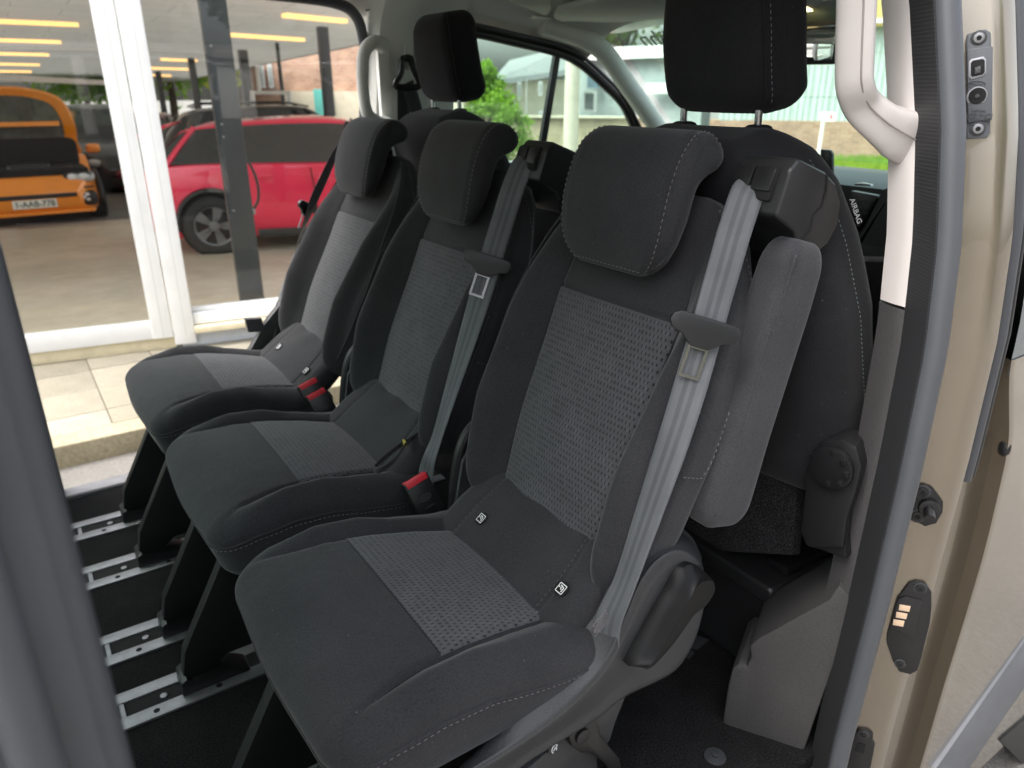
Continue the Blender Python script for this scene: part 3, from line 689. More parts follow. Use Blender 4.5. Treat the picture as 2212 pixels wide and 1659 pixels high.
# body behind the doorways: rear quarters with windows, tailgate with window, load floor
rw = vadd('rear_quarter', box((-2.3, 2.44, -.035), (-.03, 2.53, .80), .01), MT['trim_dark'])
vadd('rear_quarter', box((-2.3, .52, -.035), (-.05, .60, .80), .01), MT['trim_dark'], rw)
vadd('tailgate', box((-2.36, .52, -.035), (-2.30, 2.53, .80), .01), MT['trim_dark'], rw)
for (xa, ya) in ((-.15, .52), (-1.2, .52), (-2.3, .52), (-.15, 2.44), (-1.2, 2.44), (-2.3, 2.44)): vadd('rear_post', box((xa, ya, .80), (xa + .10, ya + .08, 1.47), .01), MT['liner'], rw)
for yy_ in (.56, 2.50): vadd('rear_window', mesh([(-2.3, yy_, .80), (-.1, yy_, .80), (-.1, yy_, 1.47), (-2.3, yy_, 1.47)], [(0, 1, 2, 3)], False), MT['glass_green'], rw)
vadd('rear_window', mesh([(-2.33, .56, .80), (-2.33, 2.5, .80), (-2.33, 2.5, 1.47), (-2.33, .56, 1.47)], [(0, 1, 2, 3)], False), MT['glass_green'], rw)
vadd('load_floor', box((-2.3, .60, -.036), (-.9, 2.455, -.001), 0), MT['carpet'], rw)
vadd('rear_roof', box((-2.36, .52, 1.47), (-.88, 2.53, 1.53), .01), MT['liner'], rw)
# ================================================================ outside: ground, pavement, car hall, houses, trees
def at(x, y, d):
    r_ = ray(x, y); return CAM + r_ * (d / (r_ @ HEAD))
def noise_mat(name, c0, c1, scale, rough=.9, bump=.3, dist=.004, scale2=None):
    m = Mat(name, c0, rough, spec=.25); v = m.coords('Object'); n = m.noise(v, scale, 5, .7)
    c = m.ramp(n, [(.3, c0), (.7, c1)])
    if scale2: c = m.mixc(1.0, c, m.ramp(m.noise(v, scale2, 3), [(.3, (.78, .78, .78)), (.7, (1.15, 1.15, 1.15))]), 'MULTIPLY')
    m.base(c); m.bump(n, bump, dist); return m.m
_nm = noise_mat
asphalt = noise_mat('asphalt', (.085, .080, .075), (.26, .245, .22), 130, .85, .6, .004, .7)
slab = noise_mat('pale_paving', (.27, .245, .19), (.37, .338, .27), 60, .85, .25, .002, 2.2)
_sm = Mat('slab_tmp'); bpy.data.materials.remove(_sm.m)
_nt = slab.node_tree; _oi = _nt.nodes.new('ShaderNodeObjectInfo'); _rp = _nt.nodes.new('ShaderNodeValToRGB'); _rp.color_ramp.elements[0].color = (.80, .79, .76, 1); _rp.color_ramp.elements[1].color = (1.08, 1.08, 1.08, 1)
_mx = _nt.nodes.new('ShaderNodeMix'); _mx.data_type = 'RGBA'; _mx.blend_type = 'MULTIPLY'; _mx.inputs[0].default_value = 1.0; _pb = _nt.nodes['Principled BSDF']; _src = _pb.inputs['Base Color'].links[0].from_socket
_nt.links.new(_oi.outputs['Random'], _rp.inputs['Fac']); _nt.links.new(_src, _mx.inputs[6]); _nt.links.new(_rp.outputs['Color'], _mx.inputs[7]); _nt.links.new(_mx.outputs[2], _pb.inputs['Base Color'])
kerbm = noise_mat('weathered_kerb', (.24, .205, .13), (.42, .37, .26), 45, .9, .4, .003, 3)
joint = noise_mat('sandy_joint', (.14, .11, .06), (.22, .17, .10), 40)
hallfloor = noise_mat('hall_concrete', (.44, .375, .285), (.56, .485, .38), 5, .45, .1, .002, .5)
tag(add('road', gridmesh(np.array([[(x, y, -.58) for y in (-90, 2, 4.0, 130)] for x in (-90, -4, 6, 130)], float), smooth=False), asphalt), kind='structure')
pv = tag(add('pavement', box((-6, 4.16, -.60), (9, 5.60, -.475), 0), joint), kind='structure')
tme = box((0, 0, -.03), (.366, .366, 0), .004)
rows_y = [(4.168, .226), (4.396, .370), (4.768, .370), (5.140, .33)]; rnd = random.Random(3)
for (ty, th) in rows_y:
    tm_ = box((0, 0, -.03), (.368, th - .004, 0), .004)
    for k in range(-4, 9):
        o_ = add('paving_slab', tm_, slab, pv, (.240 + .372 * k, ty, -.460 + rnd.uniform(-.0015, .0015)), (rnd.uniform(-.002, .002), rnd.uniform(-.002, .002), 0))
kb_ = box((0, 0, -.16), (.995, .160, 0), .012, 3)
for k in range(-4, 8): add('kerb_stone', kb_, kerbm, pv, (-.35 + 1.0 * k, 4.002, -.458 + rnd.uniform(-.002, .002)))

# ---------------- car hall with a glazed front
FA = math.atan(-.16); FE = np.array([math.cos(FA), math.sin(FA), 0]); FNn = np.array([-math.sin(FA), math.cos(FA), 0]); F0 = np.array([0, 5.45, 0.])
def fac(x, y, dep=0.0): return onplane(x, y, F0 + FNn * dep, FNn)
HB = (2.0, 5.6, -.46); hall = thing('car_hall', 'glass fronted car hall with white door frame, dark posts and strip lit ceiling', 'building', HB)
NH = tuple(-c for c in HB)
def hadd(name, me, mat, parent=None): return add(name, me, mat, hall, NH) if parent is None else add(name, me, mat, parent)
whitef = plain('white_pvc_frame', (.76, .76, .745), .4, vary=.05, scale=5); cream = plain('cream_sill', (.62, .55, .38), .7, vary=.12)
bluew = noise_mat('pale_blue_plinth', (.50, .54, .60), (.60, .63, .68), 14, .8, .1)
darkp = plain('anthracite_post', (.035, .037, .042), .45)
def fs(u0, u1, z0, z1, d0, d1):
    """box in facade coordinates: u along, z up, d depth into the hall"""
    q = [F0 + FE * u + FNn * d0 for u in (u0, u1)]
    pts = [q[0] + np.array([0, 0, z0]), q[1] + np.array([0, 0, z0]), q[1] + np.array([0, 0, z1]), q[0] + np.array([0, 0, z1])]
    return poly3d(pts, FNn * (d1 - d0), .006)
def fsheet(u0, u1, z0, z1): return mesh([F0 + FE * u + np.array([0, 0, z]) for u, z in ((u0, z0), (u1, z0), (u1, z1), (u0, z1))], [(0, 1, 2, 3)], False)
def fu(x, y): p = fac(x, y); return float((p - F0) @ FE), float(p[2])
SLP = .026
def hz(p): return -.40 - SLP * float((np.array([p[0], p[1], 0]) - F0) @ FNn)
def onfloor(x, y): return onplane(x, y, F0 + np.array([0, 0, -.40]), np.array([FNn[0] * SLP, FNn[1] * SLP, 1.0]))
def hp3(u, d): q = F0 + FE * u + FNn * d; return (q[0], q[1], hz(q))
hadd('hall_floor', poly3d([hp3(-12, .05), hp3(22, .05), hp3(26, 26), hp3(-12, 26)], (0, 0, -.05), 0), hallfloor)
fr = hadd('glazed_front', fs(-6, .71, -.375, -.262, -.05, .05), whitef)
hadd('door_threshold', fs(-6, .80, -.46, -.378, -.03, .06), cream, fr)
hadd('frame_post', fs(.665, .790, -.375, 2.75, -.06, .05), whitef, fr); hadd('frame_post', fs(.796, .930, -.43, 2.75, -.075, .05), whitef, fr)
for u_ in (.728, .868): hadd('frame_joint', fs(u_, u_ + .006, -.37, 2.75, -.0765 if u_ > .8 else -.0615, -.074 if u_ > .8 else -.059), MT['liner'], fr)
hadd('window_rail', fs(.932, 5.2, -.305, -.225, -.06, .05), whitef, fr); hadd('window_bead', fs(.934, 5.2, -.222, -.196, -.03, .03), whitef, fr)
hadd('window_sill', fs(.932, 5.2, -.352, -.310, -.12, .05), cream, fr); hadd('plinth', fs(.84, 5.2, -.46, -.355, -.04, .06), bluew, fr)
hadd('glass_pane', fsheet(-6, .663, -.26, 2.75), MT['glass_pane'], fr); hadd('glass_pane', fsheet(.932, 5.2, -.195, 2.75), MT['glass_pane'], fr)
dpst = hadd('post', fs(1.265, 1.428, -.40, 2.70, .10, .24), darkp)
for z in (1.45, .98, .90, .42): hadd('post_screw', disc(F0 + FE * 1.30 + FNn * .10 + np.array([0, 0, z]), -FNn, .008, .004, 12), MT['alu'], dpst)
# sloping ceiling with strip lights
CB, CS = 2.62, .040
def ceil(x, y, lift=0.0):
    r_ = ray(x, y); t = (CB + lift - CAM[2]) / (r_[2] + CS * (r_ @ HEAD)); return CAM + r_ * t
def cz(X, Y): return CB - CS * (HEAD[0] * X + HEAD[1] * Y)
ceilm = Mat('ceiling_panels', (.52, .50, .46), .8, spec=.2)
bk = ceilm.node('ShaderNodeTexBrick'); bk.inputs['Scale'].default_value = 1; bk.inputs['Brick Width'].default_value = 1.2; bk.inputs['Row Height'].default_value = .6; bk.inputs['Mortar Size'].default_value = .012
for k_, c_ in (('Color1', (.50, .48, .44, 1)), ('Color2', (.56, .54, .50, 1)), ('Mortar', (.36, .34, .31, 1))): bk.inputs[k_].default_value = c_
ceilm.l.new(ceilm.coords('Object'), bk.inputs['Vector']); ceilm.base(bk.outputs['Color'])
e1 = ceil(772, 97); e2 = ceil(488, 155); edir = (e2 - e1) / np.linalg.norm(e2 - e1)
cp = [F0 + FE * -12, F0 + FE * 2.75 + FNn * .1, e1 - edir * .9, e2, e2 + edir * 9, F0 + FE * -12 + FNn * 30]
cp = [np.array([p[0], p[1], cz(p[0], p[1])]) for p in cp]
trn = ceilm.node('ShaderNodeBsdfTranslucent'); trn.inputs[0].default_value = (.80, .79, .74, 1); mxs = ceilm.node('ShaderNodeMixShader'); mxs.inputs[0].default_value = .07
ceilm.l.new(ceilm.p.outputs[0], mxs.inputs[1]); ceilm.l.new(trn.outputs[0], mxs.inputs[2]); ceilm.l.new(mxs.outputs[0], [n for n in ceilm.n if n.type == 'OUTPUT_MATERIAL'][0].inputs[0])
cl = hadd('ceiling', mesh(cp, [tuple(range(len(cp)))], False), ceilm.m)           # translucency added so daylight through the ceiling brightens the hall
hadd('ceiling_fascia', poly3d([cp[2] + np.array([0, 0, -.01]), cp[3] + np.array([0, 0, -.01]), cp[3] + np.array([0, 0, .3]), cp[2] + np.array([0, 0, .3])], (.06, .04, 0), 0), darkp, cl)
warm = emit('warm_tube', (1.0, .56, .20), .42)
def strip(a, b, w=.075):
    p, q = ceil(*a), ceil(*b); t = (q - p) / np.linalg.norm(q - p); n = np.cross(t, [0, 0, 1.]); n /= np.linalg.norm(n)
    hadd('strip_light', poly3d([p + n * w, q + n * w, q - n * w, p - n * w], (0, 0, -.05), 0), warm)
for a, b in (((168, 50), (-60, 40)), ((130, 88), (-60, 82)), ((104, 116), (-60, 112)), ((84, 138), (-60, 135)), ((66, 153), (-60, 151)), ((52, 167), (-60, 165)),
             ((613, 29), (745, 42)), ((495, 72), (655, 83)), ((347, 126), (425, 129)), ((318, 145), (417, 148)), ((316, 160), (368, 162))): strip(a, b)
for (x0, x1, d) in ((697, 717, 13.0), (525, 542, 17.0), (605, 612, 15.5), (415, 428, 19.0), (341, 352, 24.0), (808, 830, 9.5)):
    a, b = at(x0, 190, d), at(x1, 190, d); q = (a + b) / 2; w = np.linalg.norm(b - a) / 2
    hadd('post', box((q[0] - w, q[1] - w, -.41), (q[0] + w, q[1] + w, cz(q[0], q[1]) + .05), .01), darkp)
wb = [at(x, y, 14.0) for x, y in ((-40, 158), (232, 174), (232, 184), (-40, 173))]
hadd('white_beam', poly3d(wb, HEAD * .1, 0), whitef)
hadd('white_frame', poly3d([at(x, y, 14.6) for x, y in ((540, 196), (627, 196), (630, 235), (622, 235), (619, 204), (548, 204), (550, 235), (541, 235))], HEAD * .06, 0), whitef)
wpost = hadd('white_post', poly3d([at(x, y, 15.2) for x, y in ((550, 140), (556, 140), (562, 196), (556, 196))], HEAD * .06, 0), whitef)
# air hose hanging from the post and its coupling
ho = [at(x, y, 6.15) for x, y in ((518, 332), (540, 355), (556, 395), (558, 430), (548, 452))]
hadd('air_hose', tube(spline(ho, 6), .012, 8), MT['gloss']); hadd('hose_coupling', shift(roundbox((.04, .04, .06), .015, .01), tuple(at(546, 456, 6.15))), MT['alu'])

# ---------------- cars in the hall
def car(name, label, color, X, Y, heading, L=4.35, W=1.80, H=1.45, belt=.93, hood=.98, tail=1.0, open_hood=False, zf=None, rimcol=None, roof_black=False, rails=False, beltk=1.0):
    zf = hz((X, Y)) if zf is None else zf
    root = thing(name, label, 'car', (X, Y, zf), heading)
    pm = Mat(name + '_paint', color, .32, metal=.15, coat=1.0).vary(.05, 3).m
    xs = np.array([-.500, -.488, -.455, -.40, -.30, -.15, .0, .12, .22, .30, .38, .44, .475, .495, .500]) * L
    u = xs / L
    top = np.interp(u, [-.5, -.488, -.45, -.36, -.1, .15, .235, .34, .42, .475, .5], np.array([.70, .80, .92, .97, .955, .94, .93, .87, .79, .68, .52]) * (H / 1.45))
    bot = np.interp(u, [-.5, -.47, -.42, .42, .48, .5], [.38, .26, .17, .17, .22, .32])
    hw = np.interp(u, [-.5, -.485, -.44, -.36, -.1, .25, .38, .45, .485, .5], [.70, .80, .89, .96, 1.0, .985, .94, .85, .72, .60]) * W / 2
    top = top * np.interp(u, [-.5, -.45, .2, .3], [1, beltk, beltk, 1])
    if open_hood: top = np.where(u > .235, np.minimum(top, .74), top)
    prof = [(0, 0), (.88, 0), (.965, .10), (1.0, .34), (.985, .62), (.975, .80), (.95, .93), (.84, .99), (.45, 1.0), (0, 1.0)]
    P = []
    for i in range(len(xs)):
        h_ = top[i] - bot[i]
        ring = [(xs[i], hw[i] * a, bot[i] + h_ * b) for a, b in prof] + [(xs[i], -hw[i] * a, bot[i] + h_ * b) for a, b in prof[-2:0:-1]]
        P.append(ring)
    P = np.array(P); S_ = np.array([spline(P[:, j], 4) for j in range(P.shape[1])]).transpose(1, 0, 2)
    n = S_.shape[1]; me = gridmesh(S_, close_v=True, angle=38)
    bm = bmesh.new(); bm.from_mesh(me); bmesh.ops.holes_fill(bm, edges=[e for e in bm.edges if e.is_boundary], sides=0); bmesh.ops.recalc_face_normals(bm, faces=bm.faces); bm.to_mesh(me); bm.free()
    body = add('body', me, pm, root)
    # greenhouse
    bx = np.array([(-.462, .66), (-.40, .86), (-.15, .90), (.08, .89), (.20, .82), (.245, .62), (.262, .0)]); rx = np.array([(-.375, .50), (-.33, .60), (-.15, .665), (.0, .66), (.065, .62), (.088, .48), (.095, .0)])
    zb = np.interp(bx[:, 0], u, top) - .035
    def ringpts(a, z): r_ = [(p[0] * L, p[1] * W / 2, q) for p, q in zip(a, z)]; m_ = [(p[0], -p[1], p[2]) for p in r_[::-1][1:]]; return r_ + m_
    R0 = np.array(ringpts(bx, zb)); R1 = np.array(ringpts(rx, H - np.array([.17, .10, .045, .04, .065, .085, .09]))); R0 = cspline(R0, 3); R1 = cspline(R1, 3)
    mid_ = R0 * .5 + R1 * .5 + (R0 - R0.mean(0)) * np.array([.012, .03, 0])
    gh_ = add('window_glass', gridmesh(np.array([R0, mid_, R1]), close_v=True), MT['glass_solid'], root)
    Rt = R1.copy(); Rt[:, :2] = (R1[:, :2] - R1[:, :2].mean(0)) * .90 + R1[:, :2].mean(0); Rt[:, 2] += .035
    Rc = R1.mean(0)[None].repeat(len(R1), 0); Rc[:, 2] = H
    Rc[:, 0] = R1[:, 0] * .5; Rc[:, 2] = R1[:, 2] + .045
    Rc[:, 1] = 0
    rb_ = R1 * .96 + R0 * .04; add('roof', gridmesh(np.array([rb_ + (R1 - R1.mean(0)) * .004, R1 + (R1 - R1.mean(0)) * .006, Rt, Rc]), close_v=True), MT['gloss'] if roof_black else pm, root)
    k = len(R0)
    for frac in (.02, .145, .355, .645, .855, .98):
        j = int(frac * k) % k; a, b = R0[j] * 1.004, R1[j] * 1.004; mb = MB().tube([a, (a + b) / 2 * np.array([1.003, 1.02, 1]), b], .030, 8); add('pillar', mb.done(), pm if frac in (.02, .98) or abs(frac - .5) > .2 else MT['gloss'], root)
    for sx_ in (-.305, .30):
        for sg in (-1, 1):
            w_ = wheel('wheel', root, (sx_ * L, sg * (W / 2 - .07), .315), .315, .21, sg, rimcol=rimcol)
            add('wheel_arch', mesh(*tube_vf([(sx_ * L + .36 * math.cos(t), sg * (W / 2 - .02), .325 + .36 * math.sin(t)) for t in np.linspace(-.15, math.pi + .15, 20)], .035, 8)), MT['blackp'], root)
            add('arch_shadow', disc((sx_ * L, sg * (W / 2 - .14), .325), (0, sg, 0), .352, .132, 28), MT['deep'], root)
    lampm = plain_cache('lamp_glass', (.55, .58, .60), .1); redl = plain_cache('tail_lamp_red', (.35, .01, .015), .15)
    for sg in (-1, 1):
        add('headlight', shift(roundbox((.34, .40, .15), (.12, .12, .06), .04), (L * .440, sg * W * .335, .675)), lampm, root)
        add('tail_light', shift(roundbox((.10, .42, .12), (.04, .06, .04), .04), (-L * .482, sg * W * .30, .86)), redl, root)
        add('door_mirror', shift(roundbox((.10, .20, .14), (.04, .06, .05), .04), (L * .17, sg * (W / 2 + .09), .97)), pm, root)
        for hx in (-.02, -.20): add('door_handle', box((hx * L, sg * W * .492 - .012, .80), (hx * L + .20, sg * W * .492 + .012, .835), .006), pm, root)
    for sg in (-1, 1):
        for gx in (-.225, -.045, .155): add('door_gap', tube([(gx * L - .03, sg * W * .4935, .90), (gx * L, sg * W * .4985, .62), (gx * L, sg * W * .499, .40), (gx * L + .01, sg * W * .490, .27)], .006, 6), MT['deep'], root)
    if not open_hood: add('lower_grille', box((L * .478, -W * .30, .26), (L * .502, W * .30, .40), .01), MT['blackp'], root)
    add('sill_trim', box((-L * .20, -W * .49, .17), (L * .20, W * .49, .26), .01), MT['blackp'], root)
    if rails:
        for sg in (-1, 1): add('roof_rail', tube([(-L * .34, sg * W * .30, H - .03), (-L * .30, sg * W * .31, H + .035), (L * .0, sg * W * .31, H + .045), (L * .07, sg * W * .30, H - .02)], .016, 8), MT['gloss'], root)
    return root, pm
m_ = Mat('dark_window_glass', (.018, .022, .024), .06, spec=.9); MT['glass_solid'] = m_.m
wc = onfloor(474, 545); RH = R(-19); RC = (wc[0] + 1.281 * math.cos(RH) - .84 * math.sin(RH), wc[1] + 1.281 * math.sin(RH) + .84 * math.cos(RH))
rc, rpm = car('red_hatchback', 'bright red hatchback standing parallel to the hall window', (.78, .012, .070), RC[0], RC[1], RH, 4.2, 1.84, 1.40, rimcol=plain('dark_alloy', (.17, .17, .175), .35, .6), beltk=1.07)
add('rear_spoiler', poly3d([(-1.98, -.60, 1.20), (-1.66, -.58, 1.315), (-1.66, .58, 1.315), (-1.98, .60, 1.20)], (0, 0, .035), .01), rpm, rc)
b_ = at(600, 190, 13.2); car('black_estate', 'black estate car with roof rails parked behind the red hatchback', (.012, .012, .014), b_[0] + .4, b_[1] + 1.0, FA, 4.7, 1.86, 1.56, rails=True)
b_ = at(305, 300, 15.8); car('maroon_hatchback', 'dark maroon car beyond the white door post, partly hidden', (.17, .012, .03), b_[0], b_[1], R(-100), 4.2, 1.78, 1.45)
b_ = at(212, 300, 15.5); car('black_hatchback', 'black car behind the orange car, left of the white post', (.012, .012, .014), b_[0], b_[1], R(-80), 4.2, 1.75, 1.62)
# orange car, bonnet up, nose towards the street
oc = onfloor(88, 492); od = math.atan2(-oc[1], -oc[0]) + R(3)
och, opm = car('orange_hatchback', 'orange hatchback with its bonnet open, facing the street', (.92, .285, .010), oc[0] - math.cos(od) * 2.05, oc[1] - math.sin(od) * 2.05, od, 4.1, 1.80, 1.45, open_hood=True)
add('engine_bay', box((.97, -.74, .60), (1.90, .74, .80), .03), MT['deep'], och)
add('bonnet_prop', tube([(1.75, -.62, .80), (1.36, -.50, 1.62)], .012, 8), MT['alu'], och)
for (xx, yy, sx_, sy_, h_) in ((1.55, .05, .34, .52, .84), (1.25, -.45, .26, .22, .82), (1.70, -.42, .16, .26, .80), (1.3, .46, .26, .26, .80), (1.76, .40, .12, .34, .79)):
    add('engine_part', shift(roundbox((sx_, sy_, .18), (.05, .05, .04), .05), (xx, yy, h_ - .06)), MT['gloss'], och)
hp_ = cspline([(0, -.66), (0, .66), (.25, .76), (.62, .74), (.92, .56), (1.04, .0), (.92, -.56), (.62, -.74), (.25, -.76)], 6)
def bon(s_, k=0.0): return [(1.02 + (p[0] * s_ + .5 * (1 - s_)) * math.cos(R(68)) + k * math.sin(R(68)) * -1 - .06 * (p[0] - .5) ** 2, p[1] * s_, .88 + (p[0] * s_ + .5 * (1 - s_)) * math.sin(R(68)) + k * math.cos(R(68))) for p in hp_]
bo = add('bonnet', gridmesh(np.array([bon(.78, -.0), bon(.80, -.03), bon(.97, -.035), bon(1.0, 0), bon(1.0, .015), bon(.5, .04), bon(.05, .05)]), close_v=True, angle=50), opm, och)
add('bonnet_liner', gridmesh(np.array([bon(.79, -.012), bon(.4, -.014), bon(.02, -.014)]), close_v=True), noise_mat('grey_bonnet_liner', (.07, .065, .06), (.15, .14, .13), 6, .9, .2), bo)
add('bulkhead', shift(roundbox((.10, 1.46, .42), (.04, .12, .10), .05), (1.16, 0, .955)), MT['deep'], och)
add('bonnet_rib', poly3d([np.array(q) for q in ((1.255, -.56, 1.32), (1.245, .56, 1.32), (1.225, .56, 1.38), (1.235, -.56, 1.38))], (.03, 0, .01), .005), opm, bo)
for sg in (-1, 1):
    add('air_intake', shift(roundbox((.22, .36, .20), (.07, .07, .06), .04), (1.905, sg * .60, .39)), MT['blackp'], och)
    for q in ((0, 0), (.035, .045), (-.03, .05)): add('fog_light', shift(roundbox((.05, .07, .05), .02, .02), (1.995, sg * (.60 + q[1]), .41 + q[0])), plain_cache('fog_lens', (.75, .75, .75), .15), och)
for sg in (-1, 1):
    for q in (-.09, .05): add('headlight_lens', shift(roundbox((.05, .12, .09), (.02, .05, .04), .02), (1.955, sg * (.60 + q), .685)), plain_cache('fog_lens2', (.8, .82, .85), .1), och)
    add('headlight_bezel', shift(roundbox((.05, .36, .13), (.02, .06, .05), .03), (1.935, sg * .585, .685)), MT['gloss'], och)
    add('bumper_slit', box((1.93, sg * .62 - .13, .535), (1.985, sg * .62 + .13, .555), .004), MT['blackp'], och)
add('grille', shift(roundbox((.10, 1.15, .075), (.04, .1, .03), .05), (2.015, 0, .462)), MT['blackp'], och)
add('bumper_lip', shift(roundbox((.10, 1.50, .05), (.04, .1, .02), .05), (1.99, 0, .235)), opm, och)
pl_ = add('number_plate', box((2.052, -.26, .315), (2.062, .26, .425), .004), plain('plate_white', (.80, .80, .74), .5, vary=.02), och)
me = text_mesh('1-AAB-778', .104, .0015); me.transform(Matrix(((0, 0, 1, 2.0635), (1, 0, 0, 0), (0, 1, 0, .368), (0, 0, 0, 1)))); add('plate_lettering', me, plain('plate_ink', (.03, .05, .035), .5), pl_)

# ---------------- trees and shrubs
def leaf_mat(name, a, b):
    m = Mat(name, a, .6, spec=.3); oi = m.node('ShaderNodeNewGeometry'); m.base(m.ramp(m.noise(m.coords('Object'), 1.4, 4), [(.3, a), (.7, b)])); inp(m.p, 'Transmission Weight', 0)
    tr = m.node('ShaderNodeBsdfTranslucent'); tr.inputs[0].default_value = (b[0] * 1.4, b[1] * 1.6, b[2], 1); mx = m.node('ShaderNodeMixShader'); mx.inputs[0].default_value = .4
    o = [n for n in m.n if n.type == 'OUTPUT_MATERIAL'][0]; m.l.new(m.p.outputs[0], mx.inputs[1]); m.l.new(tr.outputs[0], mx.inputs[2]); m.l.new(mx.outputs[0], o.inputs[0]); return m.m
bark = noise_mat('bark', (.06, .045, .03), (.12, .095, .07), 12)
LM = [leaf_mat('spring_leaf', (.09, .17, .02), (.20, .32, .04)), leaf_mat('olive_leaf', (.05, .09, .015), (.12, .18, .03)), leaf_mat('yellow_leaf', (.16, .18, .02), (.30, .30, .05))]
def tree(label, base, h, r, n, mat, seed, name='tree', low=.25, leaf=.16):
    rg = np.random.default_rng(seed); root = thing(name, label, 'tree' if name == 'tree' else 'shrub', tuple(base))
    mb = MB(); mb.tube(spline([(0, 0, 0), (.06 * h * .2, 0, h * .25), (0, .03 * h, h * .55), (0, 0, h * .85)], 5), np.interp(np.linspace(0, 1, 16), [0, 1], [.045 * h * .6, .006 * h]), 8)
    for k in range(7):
        a = rg.uniform(0, 6.28); z0 = h * rg.uniform(.25, .6); e = np.array([math.cos(a) * r * .7, math.sin(a) * r * .7, z0 + h * .2]); mb.tube([(0, 0, z0), e * .5 + np.array([0, 0, z0 * .5 + .1]), e], [.016 * h * .6, .01 * h * .6, .004 * h], 6)
    add('trunk', mb.done(), bark, root)
    nc = 34; cc = rg.normal(size=(nc, 3)); cc /= np.linalg.norm(cc, axis=1)[:, None]; cc *= rg.uniform(.35, 1, nc)[:, None] ** .6
    cc = cc * np.array([r, r, h * (1 - low) / 2]) + np.array([0, 0, h * (low + 1) / 2]); cr = rg.uniform(.18, .38, nc) * r
    i = rg.integers(0, nc, n); P = cc[i] + rg.normal(size=(n, 3)) * cr[i][:, None] * .55
    A_ = rg.normal(size=(n, 3)); A_ /= np.linalg.norm(A_, axis=1)[:, None]; B_ = np.cross(A_, rg.normal(size=(n, 3))); B_ /= np.linalg.norm(B_, axis=1)[:, None]; s_ = leaf * rg.uniform(.6, 1.3, n)[:, None]
    V = np.stack([P - A_ * s_, P + B_ * s_ * .5, P + A_ * s_, P - B_ * s_ * .5], 1).reshape(-1, 3); F = np.arange(4 * n).reshape(-1, 4)
    add('crown', mesh(V, F, False), mat, root); return root
def gz(x, d): p = at(x, 190, d); return (p[0], p[1], -.58)
tree('bright green tree seen through the hall right of the white post', gz(365, 30), 6.5, 2.6, 5000, LM[0], 1)
tree('yellow green tree beyond the dark hall post', gz(508, 30), 7.0, 2.2, 4500, LM[2], 2)
tree('leafy tree behind the orange car, left of the white post', gz(178, 27), 5.2, 2.2, 5000, LM[0], 3)
tree('bright shrub against the cream house, seen through the driver window', gz(1046, 16), 2.30, .50, 7000, LM[0], 4, 'shrub', .0, .055)
tree('low shrub beside the stone wall under the driver window', gz(1088, 15), 1.70, .48, 5000, LM[0], 5, 'shrub', .0, .05)
tree('tall tree in the far corner of the windscreen', gz(1345, 30), 8.0, 2.4, 4500, LM[1], 6)
tree('yellow shrub above the shed roof, behind the grab handle', gz(1955, 34), 9.0, 2.0, 3500, LM[2], 8)
tree('tall street tree across the road behind the photographer, mirrored in the hall glass', (-1.5, -14.0, -.58), 10, 4.0, 6000, LM[1], 9, leaf=.28)

# ---------------- buildings beyond
def brick_mat(name, c1, c2, mo, bw=.22, rh=.075):
    m = Mat(name, c1, .9, spec=.2); b = m.node('ShaderNodeTexBrick'); b.inputs['Scale'].default_value = 1; b.inputs['Brick Width'].default_value = bw; b.inputs['Row Height'].default_value = rh; b.inputs['Mortar Size'].default_value = .008
    for k_, c_ in (('Color1', c1), ('Color2', c2), ('Mortar', mo)): b.inputs[k_].default_value = (*c_, 1)
    m.l.new(m.coords('UV'), b.inputs['Vector']); n = m.noise(m.coords('Object'), 1.6, 4)
    m.base(m.mixc(1.0, b.outputs['Color'], m.ramp(n, [(.3, (.75, .75, .75)), (.7, (1.2, 1.2, 1.2))]), 'MULTIPLY')); return m.m
redbrick = brick_mat('red_brick', (.33, .175, .12), (.42, .25, .17), (.36, .31, .26)); rubble = brick_mat('rubble_stone', (.36, .30, .20), (.46, .38, .26), (.30, .27, .2), .4, .18)
def wall(root, name, p, q, z0, z1, th, mat, off):
    """upright slab between two ground points with uv in metres"""
    p = np.array(p, float)[:2]; q = np.array(q, float)[:2]; t = (q - p) / np.linalg.norm(q - p); n = np.array([-t[1], t[0]]); L_ = np.linalg.norm(q - p)
    if n @ HEAD[:2] < 0: n = -n
    V = []; UV = []
    for d in (0, th):
        for (s_, z) in ((0, z0), (L_, z0), (L_, z1), (0, z1)): w = p + t * s_ + n * d; V.append((w[0], w[1], z)); UV.append((s_ + d, z))
    F = [(0, 1, 2, 3), (5, 4, 7, 6), (4, 0, 3, 7), (1, 5, 6, 2), (3, 2, 6, 7)]
    return add(name, mesh(V, F, False, UV), mat, root, tuple(-np.array(off)))
wpane = plain('window_dark', (.10, .13, .14), .15); wframe = plain('window_frame_white', (.7, .7, .68), .6); teal = plain('teal_door', (.12, .45, .40), .5)
def win(root, off, p, q, z0, z1, mat=None, name='window', fr=True):
    p = np.array(p, float); q = np.array(q, float)
    a = wall(root, name, p, q, z0, z1, .08, wframe if fr else (mat or wpane), off)
    if fr:
        t = (q - p) / np.linalg.norm(q - p); wall(a, 'pane', p + t * .07 - HEAD * .02, q - t * .07 - HEAD * .02, z0 + .07, z1 - .07, .05, mat or wpane, (0, 0, 0))
    return a
zat = lambda y, d: 1.2 + (190 - y) / 1721.0 * d
